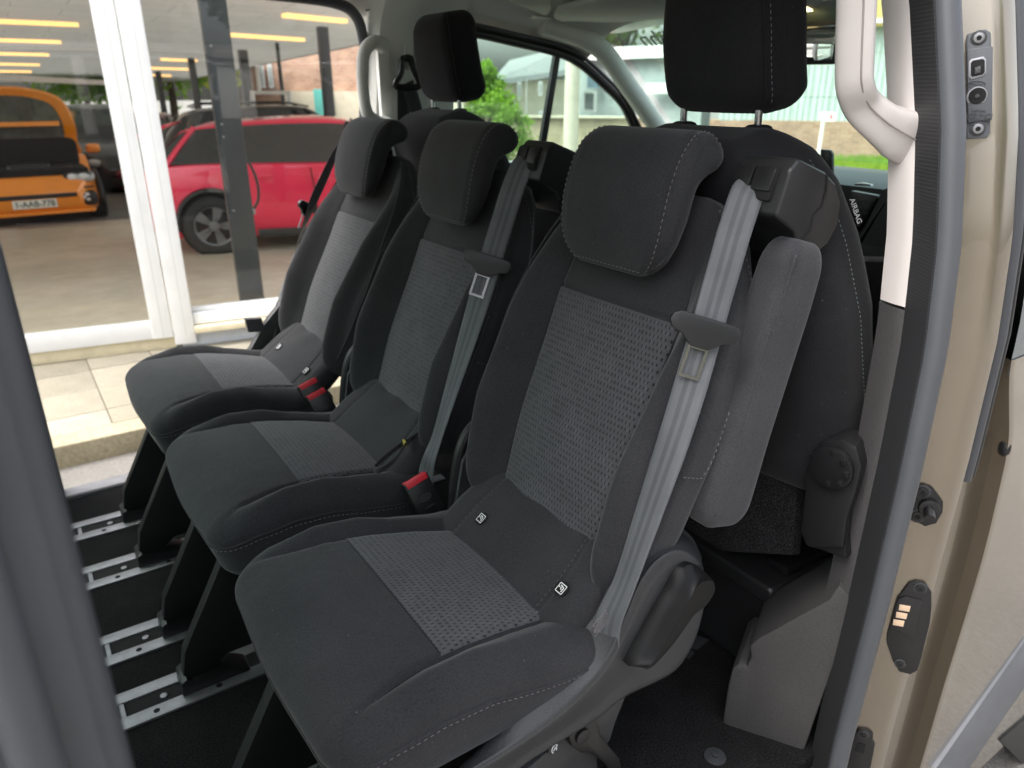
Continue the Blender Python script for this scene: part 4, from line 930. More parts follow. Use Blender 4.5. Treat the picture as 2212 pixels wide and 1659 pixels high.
# red brick works behind the hall
D = 21.0; off = gz(640, D); bw_ = thing('brick_works', 'red brick building with narrow windows and a teal doorway, seen through the hall', 'building', off)
wall(bw_, 'wall', gz(530, D + 1.5), gz(1000, D - 1.0), -.58, 7.0, .4, redbrick, off)
wall(bw_, 'stone_base', gz(610, D + .85), gz(1000, D - 1.15), -.58, zat(196, D), .12, noise_mat('cream_render', (.50, .44, .34), (.60, .54, .43), 5), off)
for x0 in (563, 582, 600): win(bw_, off, gz(x0, D + 1.1), gz(x0 + 10, D + 1.1), zat(190, D), zat(138, D), plain_cache('teal_glass', (.16, .30, .28), .2))
win(bw_, off, gz(676, D + .30), gz(708, D + .15), -.5, zat(192, D), teal, 'doorway', False)
# cream house behind the driver window
D = 24.0; off = gz(1120, D); hs_ = thing('cream_house', 'cream gabled house with a grey slate roof beyond the driver window', 'house', off)
cw = noise_mat('cream_stucco', (.55, .50, .38), (.66, .61, .48), 3); slate = noise_mat('grey_slate', (.16, .17, .17), (.24, .25, .25), 8)
wall(hs_, 'wall', gz(1075, D), gz(1245, D + 2), -.58, zat(172, D), .5, cw, off)
rf = [at(1062, 186, D - .3), at(1250, 158, D + 1.6), at(1250, 104, D + 4), at(1102, 140, D + 4)]
add('roof', poly3d(np.array(rf) - np.array(off), (.05, .1, .15), 0), slate, hs_)
for x0, x1, y0, y1 in ((1118, 1126, 178, 215), (1163, 1172, 176, 205), (1118, 1126, 235, 262), (1165, 1174, 236, 255)): win(hs_, off, gz(x0, D + .2), gz(x1, D + .2), zat(y1, D), zat(y0, D))
wall(hs_, 'drain_pipe', gz(1136, D - .1), gz(1138, D - .1), -.58, zat(172, D), .08, wframe, off)
D = 18.0; off = gz(1150, D); sw = thing('stone_wall', 'low rubble stone wall in front of the cream house', 'wall', off)
wall(sw, 'wall_face', gz(1015, D + 1), gz(1420, D), -.58, zat(252, D), .4, rubble, off); wall(sw, 'coping', gz(1015, D + .9), gz(1420, D - .1), zat(252, D), zat(249, D), .55, noise_mat('stone_coping', (.40, .36, .27), (.5, .45, .35), 10), off)
D = 11.0; off = gz(1236, D); lp = thing('concrete_post', 'pale concrete lamp post seen through the quarter window', 'post', off)
p_ = np.array(gz(1236, D)); add('shaft', tube([(0, 0, 0), (0, 0, 3), (0, 0, 7)], [.11, .10, .07], 14), noise_mat('pale_concrete', (.46, .43, .36), (.56, .53, .45), 8), lp); add('foot', shift(roundbox((.36, .36, .3), .03, .05), (0, 0, .13)), noise_mat('pale_concrete_foot', (.40, .38, .32), (.5, .47, .4), 8), lp)
# grey workshop behind
D = 27.0; off = gz(1340, D); wsb = thing('grey_workshop', 'grey workshop with white fascia across the street, through the windscreen', 'building', off)
gw = noise_mat('grey_cladding', (.30, .33, .33), (.38, .41, .41), 4)
wall(wsb, 'wall', gz(1252, D + 2), gz(1520, D - 2), -.58, zat(128, D), .5, gw, off); wall(wsb, 'fascia', gz(1250, D + 1.6), gz(1520, D - 2.4), zat(132, D), zat(108, D), .4, wframe, off)
for x0, x1 in ((1262, 1285), (1372, 1410)): win(wsb, off, gz(x0, D + .6), gz(x1, D - .2), zat(238, D), zat(196, D))
wall(wsb, 'white_panel', gz(1395, D - .9), gz(1480, D - 1.9), zat(200, D), zat(180, D), .2, wframe, off)
wall(wsb, 'signboard', gz(1268, D + 1.2), gz(1290, D + .9), zat(190, D), zat(160, D), .1, plain('blue_sign', (.20, .28, .36), .5), off)
# corrugated shed with brick base on the right
D = 20.5; off = gz(1810, D); sh = thing('corrugated_shed', 'pale green corrugated shed on a brick base, seen beside the grab handle', 'shed', off)
cor = Mat('corrugated_sheet', (.40, .45, .43), .6, spec=.4); w_ = cor.node('ShaderNodeTexWave', wave_type='BANDS', bands_direction='X'); w_.inputs['Scale'].default_value = 2.2; cor.l.new(cor.coords('UV'), w_.inputs['Vector']); cor.bump(w_.outputs['Fac'], .8, .03)
cor.base(cor.ramp(cor.noise(cor.coords('UV', (3, .6, 1)), 1.5, 4), [(.3, (.34, .39, .37)), (.7, (.46, .51, .49))]))
xs_ = np.linspace(1560, 2120, 15)
for i in range(14):
    for z0, z1 in ((zat(258, D), zat(208, D) - .01), (zat(208, D), zat(120, D) - .01), (zat(120, D), zat(62, D))):
        dd = lambda x: D + (x - 1810) * -.004; wall(sh, 'sheet', gz(xs_[i], dd(xs_[i]) - .01 * (i % 2)), gz(xs_[i + 1] - .5, dd(xs_[i + 1]) - .01 * (i % 2)), z0, z1, .03, cor.m, off)
wall(sh, 'brick_base', gz(1540, D + 1.1), gz(2140, D - 1.3), -.58, zat(257, D), .45, redbrick, off)
wall(sh, 'gutter', gz(1550, D + .8), gz(2130, D - 1.5), zat(66, D), zat(58, D), .15, wframe, off)
add('roof', poly3d(np.array([at(1550, 62, D + .9), at(2130, 52, D - 1.4), at(2130, -60, D + 5), at(1550, -50, D + 6)]) - np.array(off), (0, 0, .1), 0), noise_mat('mossy_tiles', (.20, .14, .05), (.36, .27, .09), 3, .9, .5, .02), sh)
gr_ = at(1640, 350, 18.9)
rg = np.random.default_rng(5); n = 15000; xs_ = rg.uniform(1500, 2150, n); ds_ = rg.uniform(16.5, 19.6, n); P0 = np.array([gz(x, d) for x, d in zip(xs_, ds_)]); hgt = rg.uniform(.06, .30, n)
V = np.zeros((n, 3, 3)); dirn = rg.normal(size=(n, 3)) * .05; dirn[:, 2] = 0; wd_ = rg.normal(size=(n, 3)); wd_[:, 2] = 0; wd_ /= np.linalg.norm(wd_, axis=1)[:, None]
V[:, 0] = P0 - wd_ * .02; V[:, 1] = P0 + wd_ * .02; V[:, 2] = P0 + dirn; V[:, 2, 2] += hgt
tag(add('grass_verge', mesh(V.reshape(-1, 3), np.arange(3 * n).reshape(-1, 3), False), LM[0]), 'fresh green grass growing along the foot of the brick base', 'grass', kind='stuff')
tag(add('grass_bank', poly3d([gz(1480, 16.3), gz(2200, 16.0), gz(2200, 20), gz(1480, 20)], (0, 0, .012), 0), noise_mat('grass_soil', (.06, .11, .015), (.12, .20, .03), 6)), kind='structure')
off = gz(1789, 14.0); sg_ = thing('road_sign', 'small white sign with red figures on a thin pole by the brick base', 'sign', off)
add('pole', tube([(0, 0, 0), (0, 0, zat(252, 14) + .58)], .03, 10), wframe, sg_)
e_u = np.array(gz(1800, 14)) - np.array(gz(1778, 14)); e_u /= np.linalg.norm(e_u)
o2 = np.array(off); add('sign_plate', poly3d([at(x, y, 13.95) - o2 for x, y in ((1771, 248), (1774, 242), (1804, 242), (1807, 248), (1806, 258), (1802, 262), (1776, 262), (1772, 258))], HEAD * .02, 0), plain('sign_white', (.85, .85, .85), .5, vary=.02), sg_)
me = text_mesh('6', .13, .002); p_ = at(1796, 252, 13.93) - o2; me.transform(Matrix(((e_u[0], 0, -HEAD[0], p_[0]), (e_u[1], 0, -HEAD[1], p_[1]), (0, 1, 0, p_[2]), (0, 0, 0, 1)))); add('sign_figure', me, MT['red'], sg_)
# house across the road, behind the photographer, mirrored in the hall glass
off = (-9, -20, -.58); oh = thing('street_house', 'rendered house across the road behind the photographer, mirrored in the hall glass', 'house', off)
add('wall', box((-6, -3, 0), (7, 3, 6), 0), cw, oh); add('roof', extrude([(-6.3, 6), (7.3, 6), (.5, 9.5)], 6.6, 1, .05), slate, oh); bpy.data.objects[oh.children[1].name].location = (0, -3.3, 0)
for xx in (-4, -1, 2, 5):
    for zz_ in (1, 3.8): add('window', box((xx, 2.98, zz_), (xx + 1.1, 3.06, zz_ + 1.4), .02), wpane, oh)
# ================================================================ rear-facing seats of the second row
MT['web_mid'] = webbing('mid_grey_belt_webbing', (.09, .095, .105), (.06, .063, .07))
PIV = (.66, .40)                                   # backrest pivot (X, Z)
XC, HX, HY = .418, .250, .250                        # cushion box: centre X, half length, half width
SX = .45                                           # X of a seat's base point
def cush_D(V):
    """undeformed cushion box (centre 0, .47 x .455 x .17) -> world X, local y, Z"""
    V = V.copy(); X = V[:, 0] + XC; y = V[:, 1].copy(); t = (V[:, 2] + .085) / .17
    zc = np.interp(X, [.175, .25, .34, .42, .50, .58, .66], [.438, .455, .457, .447, .430, .408, .395])
    yb = np.interp(X, [.175, .205, .245, .30, .38, .60], [.236, .216, .200, .189, .180, .152])
    bol = sstep(0, .035, np.abs(y) - yb) * np.interp(X, [.19, .24, .33, .42, .48, .56, .66], [.0, .010, .023, .023, .014, .013, .018])
    groove = -.0085 * gauss(np.abs(y) - yb, .0055) * sstep(.20, .29, X)
    crown = .012 * (1 - (y / .20) ** 2) * sstep(.175, .30, X)
    front = .010 * (1 - np.cos(np.clip(y / HY, -1, 1) * math.pi / 2) ** 2)        # front edge bows out at the middle
    top = zc + bol + groove + crown
    z = .29 + t * (top - .29)
    und = 1 - t
    X = X + front * sstep(.5, .2, X) + .040 * und * sstep(.40, .175, X)
    wig = .004 * np.sin(X * 31 + y * 9) * und * (1 - und) * 4
    y = y * (1 - .07 * und * und) + np.sign(y) * wig * .4
    return np.stack([X, y, z], 1)
_cache = {}
def cached(key, fn):
    if key not in _cache: _cache[key] = fn()
    return _cache[key]
def toseat(me): me.transform(Matrix.Translation((-SX, 0, 0))); return me
def cushion_mesh(): return toseat(roundbox((2 * HX, 2 * HY, .17), (.066, .056, .050), .0043, cush_D))
def top_patch(xs, hw, lift):
    n = 70; P = np.zeros((len(xs), n, 3)); UV = np.zeros((len(xs), n, 2))
    for i, X in enumerate(xs):
        ys = np.linspace(-hw[i], hw[i], n)
        q = cush_D(np.stack([np.full(n, X - XC), ys, np.full(n, .085)], 1)); P[i] = q; P[i, :, 2] += lift
        UV[i, :, 0] = X; UV[i, :, 1] = ys + .5
    P[:, :, 0] -= SX
    return P, UV
def cushion_insert():
    xs = np.linspace(.378, .606, 60); hw = np.interp(xs, [.378, .606], [.176, .148])
    P, UV = top_patch(xs, hw, .0022)
    # rows of the weave run across the seat
    me = gridmesh(P, UV); return me
def perim(zfrac, out=0.0, n=160, x1=.18):
    """path round the cushion's front and sides on the undeformed box"""
    hx, hy, rx, ry = HX, HY, .066, .056; pts = []
    for x in np.linspace(x1, -hx + rx, 40): pts.append((x, -hy, 0))
    for a in np.linspace(0, math.pi / 2, 24): pts.append((-hx + rx - rx * math.sin(a), -hy + ry - ry * math.cos(a), 0))
    for y in np.linspace(-hy + ry, hy - ry, 50)[1:-1]: pts.append((-hx, y, 0))
    for a in np.linspace(math.pi / 2, 0, 24): pts.append((-hx + rx - rx * math.sin(a), hy - ry + ry * math.cos(a), 0))
    for x in np.linspace(-hx + rx, x1, 40): pts.append((x, hy, 0))
    P = np.array(pts); P[:, 2] = zfrac; N = P.copy(); N[:, 2] = 0
    c = np.clip(P[:, :2], [-hx + rx, -hy + ry], [10, hy - ry]); N[:, :2] = P[:, :2] - c
    N[np.linalg.norm(N, axis=1) < 1e-6] = (0, 1, 0); N /= np.linalg.norm(N, axis=1)[:, None]
    Q = cush_D(P); Q[:, 0] -= SX; return Q + N * out, N
def cushion_piping():
    Q, N = perim(.030, .0005); v, f = tube_vf(Q, .0026, 6); return mesh(v, f)
def cushion_stitch():
    Q, N = perim(.022, .0003); return stitches(Q, N, .0062, .0036, .0010, .0008)

# ---- backrest, in its own frame: x_b thickness (front is negative), y, z_b up
def back_hw(z): return np.interp(z, [.04, .10, .18, .30, .42, .52, .58, .63, .665, .69], [.212, .236, .256, .268, .262, .244, .224, .198, .170, .135])
def back_D(V):
    z = V[:, 2] + .365; y = V[:, 1] * back_hw(z) / .245; t = (.07 - V[:, 0]) / .14           # t = 1 at the front
    ay = np.abs(y); yi = np.interp(z, [.1, .49, .7], [.136, .1525, .13])
    pro = np.interp(z, [.04, .12, .25, .42, .53, .62, .70], [.036, .058, .066, .054, .030, .012, .0])
    bol = -pro * sstep(.0, .055, ay - yi) * (1 - .55 * sstep(.055, .10, ay - yi))
    groove = .008 * gauss(ay - yi, .005) * sstep(.06, .1, z) * sstep(.58, .53, z)
    hseam = .0045 * gauss(z - .492, .004) * sstep(.01, -.01, ay - yi)
    crown = -.007 * np.cos(np.clip(ay / .15, 0, 1) * math.pi / 2)
    lum = -.010 * gauss(z - .24, .12) + .008 * gauss(z - .60, .08)
    xf = bol + groove + crown + lum + hseam
    xb = .085 - .02 * sstep(.45, .69, z) - .01 * (ay / .22) ** 4
    x = xb + t * (xf - xb)
    return np.stack([x, y, z], 1)
def back_mesh(): return roundbox((.14, .49, .65), (.045, .045, .06), .0046, back_D)
def back_insert():
    nz, n = 90, 66; zs = np.linspace(.098, .488, nz); P = np.zeros((nz, n, 3)); UV = np.zeros((nz, n, 2))
    for i, z in enumerate(zs):
        hw = np.interp(z, [.1, .49], [.134, .1505]); ys = np.linspace(-hw, hw, n)
        P[i] = back_D(np.stack([np.full(n, -.07), ys * .245 / back_hw(z), np.full(n, z - .365)], 1)); P[i, :, 0] -= .0022
        UV[i, :, 0] = z; UV[i, :, 1] = ys + .5
    return gridmesh(P, UV)
def back_stitch(side):
    zs = np.linspace(.66, .285, 60); y = side * (back_hw(zs) - .001)
    x = np.interp(zs, [.285, .32, .45, .56, .66], [.030, .040, .044, .050, .020]); P = np.stack([x, y, zs], 1)
    tail = np.stack([np.linspace(.028, -.020, 12), side * (back_hw(np.full(12, .282)) + .0005), np.full(12, .282)], 1)
    return stitches(np.vstack([P, tail]), (0, side, 0), .0062, .0036, .0010, .0012)
def back_seam(side):
    """outer seam of the bolster, a thin piping on the shoulder"""
    zs = np.linspace(.67, .10, 70); y = side * (back_hw(zs) - .006); x = np.interp(zs, [.1, .25, .45, .6, .67], [-.022, -.024, -.018, -.004, .0])
    v, f = tube_vf(np.stack([x, y, zs], 1), .0022, 6); return mesh(v, f)

# ---- head cushion: side profile (x_b, z_b), hooked over the top of the backrest
HP = cspline([(-.040, .545), (-.062, .585), (-.076, .640), (-.080, .690), (-.074, .735), (-.052, .768), (-.022, .779), (.003, .772), (.014, .752), (.006, .729), (-.012, .712),
              (-.024, .690), (-.022, .640), (-.022, .590), (-.025, .552)], 6)
def head_mesh(parts=False):
    c = HP.mean(0); n = len(HP); nv = 41; vs = np.linspace(-1, 1, nv)
    T = np.roll(HP, -1, 0) - np.roll(HP, 1, 0); T /= np.linalg.norm(T, axis=1)[:, None]; N = np.stack([T[:, 1], -T[:, 0]], 1)
    if ((HP - c) * N).sum() < 0: N = -N
    hw = np.interp(HP[:, 1], [.54, .552, .572, .60, .64, .74, .765, .779], [.085, .104, .121, .130, .134, .132, .126, .118])
    rr = .020; P = np.zeros((nv, n, 3)); edge = []
    for i, v in enumerate(vs):
        w = abs(v); q = np.clip((w - .80) / .20, 0, 1); off = rr * (1 - np.sqrt(np.maximum(0, 1 - q ** 2.2)))
        seam = .0035 * np.exp(-((w - .84) / .022) ** 2)
        P[i, :, 0] = HP[:, 0] - N[:, 0] * (off + seam) - .006 * (1 - v * v) * sstep(-.03, -.07, HP[:, 0]); P[i, :, 2] = HP[:, 1] - N[:, 1] * (off * .8 + seam)
        P[i, :, 1] = np.sign(v) * hw * (w ** .9)
    F = []
    for i in range(nv - 1):
        for j in range(n): F.append((i * n + j, i * n + (j + 1) % n, (i + 1) * n + (j + 1) % n, (i + 1) * n + j))
    F += [tuple(range(n))[::-1], tuple((nv - 1) * n + j for j in range(n))]
    if parts: return P, N
    return mesh(P.reshape(-1, 3), F)
def head_stitch():
    P, N = head_mesh(True); nv = P.shape[0]; vs = np.linspace(-1, 1, nv); mb = MB(); jj = list(range(0, 50))
    for sgn in (-1, 1):
        i = int(np.argmin(np.abs(vs - sgn * .885))); Q = P[i][jj]; NN = np.stack([N[jj, 0], np.full(len(jj), sgn * .55), N[jj, 1]], 1)
        mb.me(stitches(Q, NN, .0062, .0036, .0011, .0010))
    # and across the lower edge
    k = 0; Q = P[4:-4, 1, :]; mb.me(stitches(Q, (-.6, 0, -.8), .0062, .0036, .0010, .0010))
    return mb.done(True, None)

# ---- hard parts
def guide_mesh(side):
    o = [(-.014, .668), (-.018, .738), (-.006, .757), (.088, .757), (.118, .742), (.136, .702), (.117, .655), (.072, .629), (.030, .640), (.004, .655)]
    o = [(-.014, .672), (-.018, .736), (-.008, .755), (.060, .757), (.095, .750), (.122, .732), (.136, .700), (.128, .668), (.100, .640), (.070, .630), (.040, .664), (.010, .668)]
    me = extrude(o, .092, 1, .007, 3); return shift(me, (0, -.268 if side < 0 else .176, 0))
def guide_slot(side):
    y0 = -.252 if side < 0 else .180
    return box((-.022, y0, .690), (-.010, y0 + .072, .738), .004)
def guide_lid(side, k):
    y0 = (-.250 if side < 0 else .182) + k * .0355
    return box((-.026, y0, .702), (-.016, y0 + .0335, .736), .005)
def leg_mesh(s):
    pts = [(.105, .028), (.118, .10), (.235, .315), (.30, .33), (.56, .33), (.60, .30), (.56, .03), (.36, .028), (.30, .06), (.20, .06), (.16, .028)]
    return toseat(shift(extrude(pts, .030, 1, .003), (0, -.015, 0)))
def foot_mesh(s): return toseat(shift(extrude([(.098, .0065), (.100, .040), (.112, .046), (.122, .034), (.20, .030), (.24, .0065)], .062, 1, .003), (0, -.031, 0)))

def belt(root, side, ang, mat):
    """shoulder belt on a seat, lying down the outer bolster; coordinates of the back frame"""
    y = side * .216
    pts = [(.020, y, .715), (-.020, y, .708), (-.036, y * 1.04, .66), (-.044, y * 1.10, .56), (-.048, y * 1.14, .49), (-.050, y * 1.18, .36), (-.048, y * 1.18, .22), (-.042, y * 1.16, .10), (-.036, y * 1.12, .03), (-.018, y * 1.12, -.035)]
    wd = [(.35 * side, .9, 0), (.5 * side, .8, 0), (.7 * side, .7, 0)] + [(.8 * side, .6, 0), (.8 * side, .6, 0), (.45 * side, .88, 0), (.10 * side, 1, 0), (-.10 * side, 1, 0), (.15 * side, 1, 0), (.6 * side, .8, 0)]
    me = ribbon(pts, wd, .047)
    b = add('seat_belt', me, mat, root, (PIV[0] - SX, 0, PIV[1]), (0, ang, 0))
    return b
def tongue(beltobj, side, z=.4875, x=-.060):
    y = side * .2520
    o = [(-.051, .010), (-.049, .020), (-.040, .026), (.040, .026), (.049, .021), (.052, .010), (.046, .000), (.030, -.004), (.020, -.012), (.013, -.018), (-.013, -.018), (-.020, -.012), (-.030, -.004), (-.046, .001)]
    me = shift(extrude(o, .010, 0, .003), (x - .004, y, z)); me.transform(Matrix.Translation((x, y, z)) @ Matrix.Rotation(-side * .92, 4, 'Z') @ Matrix.Translation((-x, -y, -z)))
    t = add('tongue_grip', me, MT['blackp'], beltobj)
    # chrome tongue as a rectangular loop
    mb = MB(); w, h, tk = .0155, .046, .0048; x0 = x + .0012
    for a, b in (((x0, y - w, z - .012 - h), (x0 + .0024, y - w + tk, z - .010)), ((x0, y + w - tk, z - .012 - h), (x0 + .0024, y + w, z - .010)),
                 ((x0, y - w, z - .012 - h - tk), (x0 + .0024, y + w, z - .012 - h)), ((x0, y - w + tk, z - .020), (x0 + .0024, y + w - tk, z - .010))):
        mb.box(a, b)
    me = mb.done(False); me.transform(Matrix.Translation((x, y, z)) @ Matrix.Rotation(-side * .92, 4, 'Z') @ Matrix.Translation((-x, -y, -z)))
    add('tongue_latch', me, MT['chrome'], beltobj)
def buckle(root, pos, yc, rot, emblem=True):
    """square buckle standing between two cushions: body, red press button; width along x, thickness along y"""
    b = add('buckle', shift(extrude([(-.029, -.085), (.029, -.085), (.029, .0), (-.029, .0)], .024, 1, .004), (0, -.012, 0)), MT['gloss'], root, (pos[0] - SX, pos[1] - yc, pos[2]), rot)
    add('press_button', shift(extrude([(-.0255, -.0125), (.0255, -.0125), (.0255, .002), (-.0255, .002)], .0215, 1, .003), (0, -.0135, 0)), MT['red'], b)
    add('latch_slot', shift(extrude([(-.018, .000), (.018, .000), (.018, .0026), (-.018, .0026)], .005, 1, 0), (0, .000, 0)), MT['deep'], b)
    if emblem:
        mb = MB(); a = list(np.linspace(0, 2 * math.pi, 24, endpoint=False)) + [0]
        mb.tube([(.013 * math.cos(t), -.0122, -.045 + .0065 * math.sin(t)) for t in a], .0006, 5)
        mb.tube([(.007 * math.cos(t), -.0122, -.045 + .0026 * math.sin(2 * t)) for t in a], .0005, 5)
        mb.box((-.010, -.0124, -.066), (.012, -.0118, -.0650)); add('embossed_emblem', mb.done(), MT['thread_dim'], b)
    add('buckle_stalk', shift(extrude([(-.016, -.17), (.016, -.17), (.018, -.08), (-.018, -.08)], .008, 1, .002), (0, -.004, 0)), MT['blackp'], b)
    return b
def isofix(root, X, y, Z, ang):
    """round black fabric tag with a white child-seat pictogram, lying on the rear roll"""
    d = add('child_seat_tag', disc((0, 0, 0), (0, 0, 1), .0130, .0012, 28), MT['deep'], root, (X - SX, y, Z), (0, ang, 0))
    mb = MB(); z0, z1 = .0012, .0018
    L = .0076
    rr = [(-L, -L), (L, -L), (L, L), (-L, L)]
    for i in range(4):
        a, b = np.array(rr[i]), np.array(rr[(i + 1) % 4]); t = (b - a) / np.linalg.norm(b - a); n = np.array([-t[1], t[0]]) * .0007
        mb.raw([(*(a - n), z1), (*(b - n), z1), (*(b + n), z1), (*(a + n), z1)], [(0, 1, 2, 3)])
    for a, b, w in (((-.005, -.004), (.003, -.004), .0009), ((.003, -.004), (.0045, .004), .0009), ((-.002, -.0015), (.002, .002), .0009)):
        a, b = np.array(a), np.array(b); t = (b - a) / np.linalg.norm(b - a); n = np.array([-t[1], t[0]]) * w
        mb.raw([(*(a - n), z1 + .0001), (*(b - n), z1 + .0001), (*(b + n), z1 + .0001), (*(a + n), z1 + .0001)], [(0, 1, 2, 3)])
    mb.me(disc((.001, .005, z1), (0, 0, 1), .0013, .0002, 12))
    add('pictogram', mb.done(False), MT['white'], d)
def roll_mesh():
    def D(V):
        y = V[:, 1]; z = V[:, 2]; x = V[:, 0]
        z = z + .004 * np.cos(np.clip(np.abs(y) / .19, 0, 1) * math.pi / 2) - .004 * gauss(np.abs(y) - .138, .004) * (V[:, 2] > 0)
        z = z + .0022 * np.sin(y * 46 + x * 25) * sstep(.02, .08, x) * (V[:, 2] > 0)
        return np.stack([x, y * (1 - .10 * sstep(-.02, .10, x)), z], 1)
    return roundbox((.19, .415, .07), (.03, .03, .03), .005, D)

RN = np.array([-.602, 0, .799]); TAGS = [onplane(x, y, (.653 - .602 * .0405, .92, .432 + .799 * .0405), RN) - np.array([0, .92, 0]) for x, y in ((1040, 1120), (1213, 1272))]
def build_seat(yc, rec, side, label, legs, leg_extra=()):
    ang = R(rec); root = thing('rear_seat', label, 'car seat', (SX, yc, 0), 0, 'rear-facing seats of the second row')
    bl = (PIV[0] - SX, 0, PIV[1]); br = (0, ang, 0)
    c = add('seat_cushion', cached('cushion', cushion_mesh), MT['fab'], root)
    add('woven_insert', cached('cins', cushion_insert), MT['woven'], c)
    add('piping', cached('cpip', cushion_piping), MT['fab'], c)
    add('stitching', cached('cst', cushion_stitch), MT['thread'], c)
    rl = add('rear_roll', cached('roll', roll_mesh), MT['fab'], root, (.653 - SX, 0, .432), (0, -R(37), 0))
    def rst():
        mb = MB()
        for sg in (-1, 1):
            xs = np.linspace(-.085, .085, 30); mb.me(stitches(np.stack([xs, sg * (.133 - .012 * sstep(-.02, .10, xs)), .0352 + 0 * xs], 1), (0, 0, 1), .006, .004, .0009, .0028))
        return mb.done(True, None)
    add('stitching', cached('rst', rst), MT['thread_dim'], rl)
    b = add('backrest', cached('back', back_mesh), MT['fab'], root, bl, br)
    add('woven_insert', cached('bins', back_insert), MT['woven'], b)
    for sg in (-1, 1):
        add('bolster_seam', cached(('bseam', sg), lambda: back_seam(sg)), MT['fab_side'], b)
        add('stitching', cached(('bst', sg), lambda: back_stitch(sg)), MT['thread'], b)
    def sl(sg):
        mb = MB()
        if 1:
            zs = np.linspace(.095, .53, 60); ys = sg * np.interp(zs, [.1, .49, .7], [.136, .1525, .13]); q = back_D(np.stack([np.full(60, -.07), ys * .245 / back_hw(zs), zs - .365], 1)); mb.tube(q + np.array([-.0004, 0, 0]), .0016, 6)
        return mb.done()
    for sg in (-1, 1): add('insert_seam', cached(('bsl', sg), lambda: sl(sg)), MT['deep'], b)
    def cl_(sg):
        mb = MB()
        if 1:
            X = np.linspace(.285, .60, 60); yb = sg * np.interp(X, [.175, .205, .245, .30, .38, .60], [.236, .216, .200, .189, .180, .152]); q = cush_D(np.stack([X - XC, yb, np.full(60, .085)], 1)); q[:, 0] -= SX; mb.tube(q, .0014, 6)
        return mb.done()
    for sg in (-1, 1): add('insert_seam', cached(('csl', sg), lambda: cl_(sg)), MT['deep'], c)
    h = add('head_cushion', cached('head', head_mesh), MT['fab'], root, bl, br)
    add('stitching', cached('hst', head_stitch), MT['thread'], h)
    g = add('belt_guide', cached(('guide', side), lambda: guide_mesh(side)), MT['blackp'], root, bl, br)
    add('guide_slot', cached(('gslot', side), lambda: guide_slot(side)), MT['deep'], g)
    add('guide_seam', cached(('gseam', side), lambda: tube([(x_, (-.2685 if side < 0 else .2685), z_) for x_, z_ in ((.062, .757), (.075, .735), (.078, .712), (.066, .696), (.072, .676), (.056, .650))], .0013, 6)), MT['deep'], g)
    for k in (0, 1): add('slot_lid', cached(('glid', side, k), lambda: guide_lid(side, k)), MT['gloss'], g)
    add('seat_pan', cached('pan', lambda: toseat(box((.26, -.19, .26), (.62, .19, .31), .01))), MT['steel'], root)
    for yl in legs:
        l = add('leg', cached('leg', lambda: leg_mesh(0)), MT['steel'], root, (0, yl, 0))
        add('rail_foot', cached('foot', lambda: foot_mesh(0)), MT['blackp'], l)
    for pc_ in (TAGS if abs(yc - 1.515) > .1 else ()): isofix(root, pc_[0], pc_[1], pc_[2], -R(37))
    return root, bl, br

near, bl, br = build_seat(.92, 20.25, -1, 'nearest dark grey seat with an upright armrest and a grey plastic side cover', (-.105, .115))
mid, blm, brm = build_seat(1.515, 22.5, -1, 'middle dark grey seat with a grey striped belt and a small black pull strap', (-.098, .115))
far, blf, brf = build_seat(2.11, 25.0, 1, 'farthest dark grey seat beside the open door on the showroom side', (-.148, .115))

bn = belt(near, -1, R(20.25), MT['web']); tongue(bn, -1)
bm_ = belt(mid, -1, R(22.5), MT['web']); tongue(bm_, -1, .475)
bf_ = belt(far, 1, R(25.0), MT['web_mid']); tongue(bf_, 1, .455)

# ---- near seat: armrest, side cover, levers
def arm_D(V):
    z = V[:, 2]; x = V[:, 0]
    return np.stack([x * (1 + .12 * sstep(-.05, -.2, z)) + .010 * sstep(.0, .21, z) * 0, V[:, 1] * (1 - .10 * sstep(.12, .215, z)), z], 1)
ar = add('armrest', roundbox((.098, .070, .455), (.030, .022, .046), .005, arm_D), MT['fab_side'], near, (.892 - SX, .664 - .92, .775), (0, R(15.6), 0))
zs = np.linspace(-.20, .205, 30)
add('seam', mesh(*tube_vf(np.stack([np.full(30, -.0375), np.full(30, -.0300), zs], 1), .0016, 6)), MT['fab_side'], ar)
def px(pts, Y): return [ony(x, y, Y) for x, y in pts]
rowA = [(860, 1790), (985, 1659), (1060, 1570), (1118, 1480), (1170, 1418), (1225, 1380), (1268, 1345), (1302, 1285), (1345, 1195), (1385, 1140), (1440, 1122), (1490, 1150), (1516, 1200)]
rowB = [(840, 1830), (960, 1700), (1100, 1612), (1215, 1528), (1300, 1440), (1345, 1350), (1382, 1262), (1422, 1210), (1465, 1190), (1502, 1205), (1520, 1235)]
rowC = [(900, 1860), (1000, 1770), (1120, 1660), (1205, 1604), (1290, 1552), (1350, 1505), (1420, 1472), (1466, 1442), (1500, 1385), (1518, 1320), (1522, 1260)]
def resamp(P, n=40, w=None):
    P = spline(P, 10); s_ = np.concatenate([[0], np.cumsum(np.linalg.norm(np.diff(P, axis=0), axis=1))]); q = np.linspace(0, s_[-1], n)
    return np.stack([np.interp(q, s_, P[:, i]) for i in range(3)], 1)
A = resamp(px(rowA, .714)) + np.array([0, 0, -.006]); B = resamp(px(rowB, .660)); Cc = resamp(px(rowC, .666))
A0 = A + np.array([0, .010, -.05]); C1 = Cc + np.array([.0, .040, .006])
Mid1 = A * .45 + B * .55 + np.array([0, .002, .004]); Mid0 = A * .8 + B * .2 + np.array([0, .001, .001])
Bm = B * .82 + Cc * .18 + np.array([0, -.004, .000]); Bc = B * .35 + Cc * .65 + np.array([0, -.001, 0])
